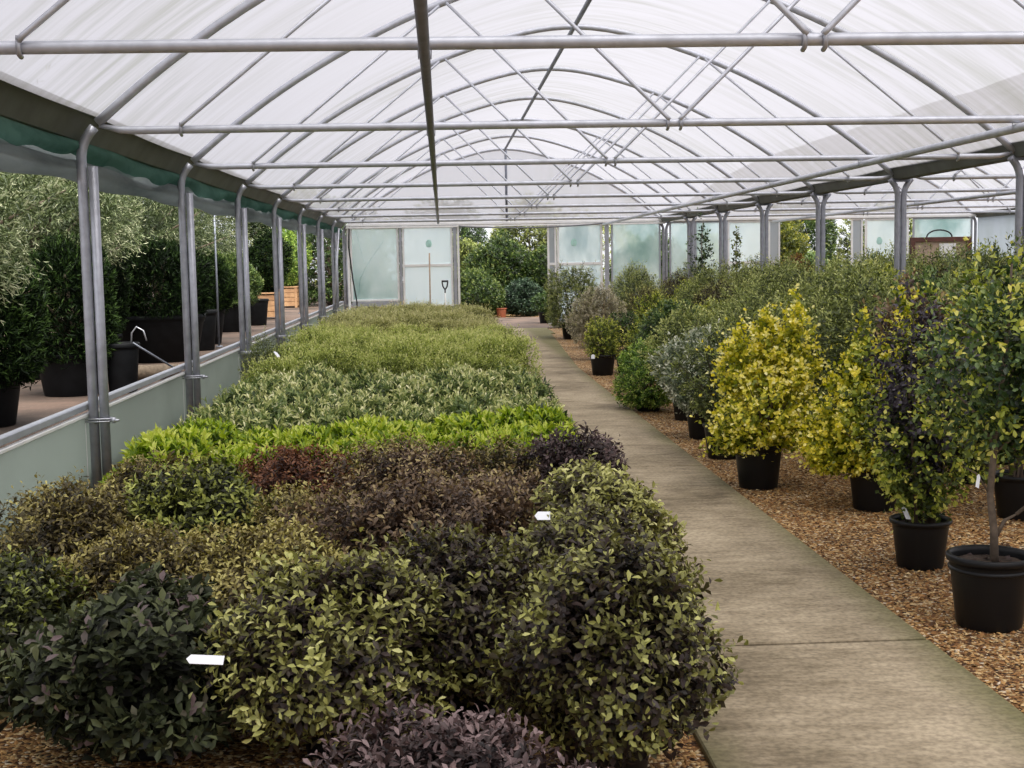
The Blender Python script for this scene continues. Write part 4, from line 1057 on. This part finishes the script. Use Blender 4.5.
# clipped bushes growing in the planters (own plants)
for i,(loc,r,h,lab) in enumerate([((-4.05,30.6,ZO+.55),.55,1.55,'dark clipped bush growing in the wooden planter beside the third steel post'),((-4.62,38.5,ZO+.55),.85,1.9,'round clipped green bush in the second wooden planter')]):
    me, P = foliage_mesh('foliage', L['bright' if i else 'yew'], 760+i, r, h, .0, 1800, 7, .09, .03, shape='oval', lump=.1, depth=.35, newness=.6, twig=.12, big=False)
    t = thing('clipped_bush', lab, 'bush', loc)
    link('foliage', me, t); link('stems', stems_mesh('stems', M['twig'], P, i, .0, 10, .012, .05), t)
# topiary ball on a stem
t = thing('topiary_tree','dark topiary ball on a thin stem outside, above the second wooden planter','tree',(-4.75,34.0,ZO))
me, P = foliage_mesh('foliage', L['yew'], 770, .38, .62, 1.95, 700, 7, .08, .02, shape='oval', lump=.08, depth=.3, newness=.6, big=False); link('foliage', me, t)
mb = MB(); mb.tube([(0,0,.3),(0,0,2.1)], .035, 7); mb.build('trunk', M['bark'], t, True); link('pot', pot_mesh(.3,.4,M['pot_dusty']), t)
# spare pots, stakes, timber
def spare(lab, loc, r, h):
    t = thing('black_pot', lab, 'plant pot', loc); link('pot', pot_mesh(r,h,M['pot_dusty']), t); link('soil', soil_mesh(r,h,3), t); return t
spare('black pot with a wire prop standing outside just past the first steel post', (-3.22,13.2,ZO), .17,.50)
spare('bluish black pot with a white sticker outside just past the second steel post', (-3.62,19.6,ZO), .26,.60)
spare('dark pot outside between the third and fourth steel posts', (-3.9,27.4,ZO), .28,.55)
o = hose([(-3.12,13.16,ZO+.42),(-3.10,13.15,ZO+.60),(-3.05,13.14,ZO+.66),(-2.98,13.13,ZO+.62),(-2.95,13.12,ZO+.52)], .008, 'bent wire loop sticking out of the black pot past the first steel post', 'wire', 'wire_loop', 'wire')
hose([(-3.08,13.1,ZO+.50),(-2.62,13.9,ZO+.03)], .011, 'thin metal prop leaning from the black pot to the paving', 'steel_dark', 'metal_prop', 'stake')
t = thing('log','short pale cut log lying on the paving by the black trough','log',(-3.30,14.6,ZO+.085),.35)
mb = MB(); mb.tube([(-.35,0,0),(-.3,0,.003),(.3,0,-.003),(.35,0,0)],[.08,.085,.085,.08],14); mb.build('bark', M['bark'], t, True)
for s in (-1,1):
    mb = MB(); mb.tube([(s*.351,0,0),(s*.357,0,0)], .078, 14); mb.build('cut_end', M['wood_pale'], t, True)
def stake(loc, h, lab):
    mb = MB(); mb.tube([(0,0,0),(0,0,h)], .016, 8); mb.tube([(-.05,0,.005),(.05,0,.005)], .02, 6)
    tag(mb.build('metal_stake', M['steel_dark'], None, True, loc), lab, 'stake')
stake((-3.46,20.3,ZO), 2.2, 'thin grey stake standing on the paving between the second and third steel posts')
stake((-3.63,33.5,ZO), 2.2, 'thin rusty stake outside between the fifth and sixth steel posts')

# ------------------------------------------------------------------ behind the back wall
def bk(name, lab, x, y, key, seed, r, h, shape='dome', tips=1600, ll=.11, lw=.045, cat='bush', z0=.06, **kw):
    return tree(name, lab, (x,y,0), key, seed, r, h, z0, tips, ll, lw, shape=shape, cat=cat, trunk=.05, lump=.2, depth=.45, newness=.65, twig=.18, **kw)
bk('round_bush','low round bright green bush seen through the back doorway',.95,36.2,'hedge',800,.85,1.35,tips=2400,ll=.08,lw=.035)
t = bk('potted_bush','blue-green bush seen through the back doorway beside the terracotta pot',2.35,36.2,'blue',801,.60,1.05,tips=1800,ll=.08,lw=.04)
t = thing('terracotta_pot','small terracotta pot on the ground beyond the back doorway','plant pot',(1.62,35.7,0))
link('pot', pot_mesh(.14,.26,M['terracotta']), t); link('soil', soil_mesh(.14,.26,5), t)
bk('garden_bush','mid green bush in the centre of the back doorway view',1.75,38.4,'hedge',802,1.2,2.3,tips=3000)
bk('garden_bush','grey-green bush at one side of the back doorway, against the post',.55,38.6,'feather',803,.95,2.3,tips=2200)
bk('garden_bush','mid green bush outside behind the sliding door with the grey pane',3.1,37.6,'hedge',804,.95,2.0,tips=2200)
bk('garden_tree','tall grey-green tree behind the bushes in the back doorway view',2.9,42.5,'feather',805,1.5,3.6,'column',4200,cat='tree')
bk('garden_tree','tall dark tree behind the bushes in the back doorway view',.2,43.5,'dark',806,1.5,3.5,'column',4200,cat='tree')
bk('garden_tree','hazy green tree seen through the clear back wall pane next to the gutter post',5.75,34.5,'dark',807,.9,2.25,'dome',2000,cat='tree')
bk('garden_tree','hazy green bush seen through the clear back wall pane beside the sliding door',4.9,33.2,'hedge',808,.75,1.7,'dome',1600,cat='tree')
bk('garden_tree','hazy tree seen through the narrow back wall panes beyond the gutter post',7.0,34.0,'feather',809,.8,2.2,'dome',1600,cat='tree')
bk('garden_tree','yellow flowering tree seen through the second back opening',8.9,34.5,'yellowtree',810,.9,2.9,'oval',2000,cat='tree')
bk('garden_tree','mid green tree filling the second back opening',9.9,35.5,'hedge',811,1.1,3.2,'column',2600,cat='tree')
bk('garden_bush','dark green bush at the foot of the second back opening',9.3,32.6,'dark',812,.8,1.6,'dome',1600)
bk('garden_tree','dull green tree outside behind the noticeboard end of the back wall',12.3,36.0,'feather',813,1.5,3.0,'dome',2200,cat='tree')
bk('garden_tree','dark tree far beyond the back doorway towards the yard',-1.6,48.0,'dark',814,2.0,3.2,'dome',2000,cat='tree')
bk('garden_tree','green tree far beyond the sliding door panes',5.5,48.0,'feather',815,2.4,3.3,'dome',2400,cat='tree')
t = thing('garden_tree','dark leafy shrub in a tub outside beyond the back doorway jamb','shrub',(2.55,31.6,0))
link('pot', pot_mesh(.22,.3,M['pot']), t); me, P = mkfol('dark', 830, .35,.8,.28,500,6,.07,.03,big=False); link('foliage', me, t)

# ------------------------------------------------------------------ light: overcast sky
w = bpy.data.worlds.new('sky'); scn.world = w; w.use_nodes = True
nt = w.node_tree
for n_ in list(nt.nodes): nt.nodes.remove(n_)
out = nt.nodes.new('ShaderNodeOutputWorld'); bg = nt.nodes.new('ShaderNodeBackground')
tc = nt.nodes.new('ShaderNodeTexCoord'); sx = nt.nodes.new('ShaderNodeSeparateXYZ')
nt.links.new(tc.outputs['Generated'], sx.inputs[0])
r = ramp(nt, [(0,(.30,.29,.28)),(.48,(.55,.56,.58)),(.52,(.80,.82,.87)),(.75,(.97,.975,1.0)),(1,(1.08,1.08,1.12))])
mm = N(nt, 'ShaderNodeMath', _operation='MULTIPLY_ADD'); mm.inputs[1].default_value = .5; mm.inputs[2].default_value = .5
nt.links.new(sx.outputs['Z'], mm.inputs[0]); nt.links.new(mm.outputs[0], r.inputs['Fac'])
nt.links.new(r.outputs[0], bg.inputs['Color']); bg.inputs['Strength'].default_value = 1.0
nt.links.new(bg.outputs[0], out.inputs[0])
sl = bpy.data.lights.new('sun', 'SUN'); sl.energy = 5.5; sl.angle = math.radians(55); sl.color = (1.0,.96,.88)
so = bpy.data.objects.new('sun', sl); COL.objects.link(so); so.rotation_euler = (math.radians(20), math.radians(14), 0)

# ------------------------------------------------------------------ camera
cam = bpy.data.cameras.new('camera'); co = bpy.data.objects.new('camera', cam); COL.objects.link(co)
cam.sensor_width = 36; cam.sensor_fit = 'HORIZONTAL'; cam.lens = 36*1300/1024
cam.clip_end = 300
Rw = np.array([[0.9983833898344071,-0.054057308634331905,-0.017561727875429103],[0.022563464610257596,0.09335356967490717,0.9953773159429211],[-0.05216796878870875,-0.9941644322807796,0.09442237351547285]])
m4 = Matrix.Identity(4)
for i in range(3):
    for j in range(3): m4[j][i] = Rw[i][j]
m4.translation = Vector((0,0,1.55))
co.matrix_world = m4
scn.camera = co

vs_ = scn.view_settings
vs_.view_transform = 'Standard'; vs_.look = 'None'; vs_.gamma = 1; vs_.use_curve_mapping = False
vs_.exposure = 0.68
scn.cycles.use_denoising = True
scn.cycles.max_bounces = 10; scn.cycles.transparent_max_bounces = 16
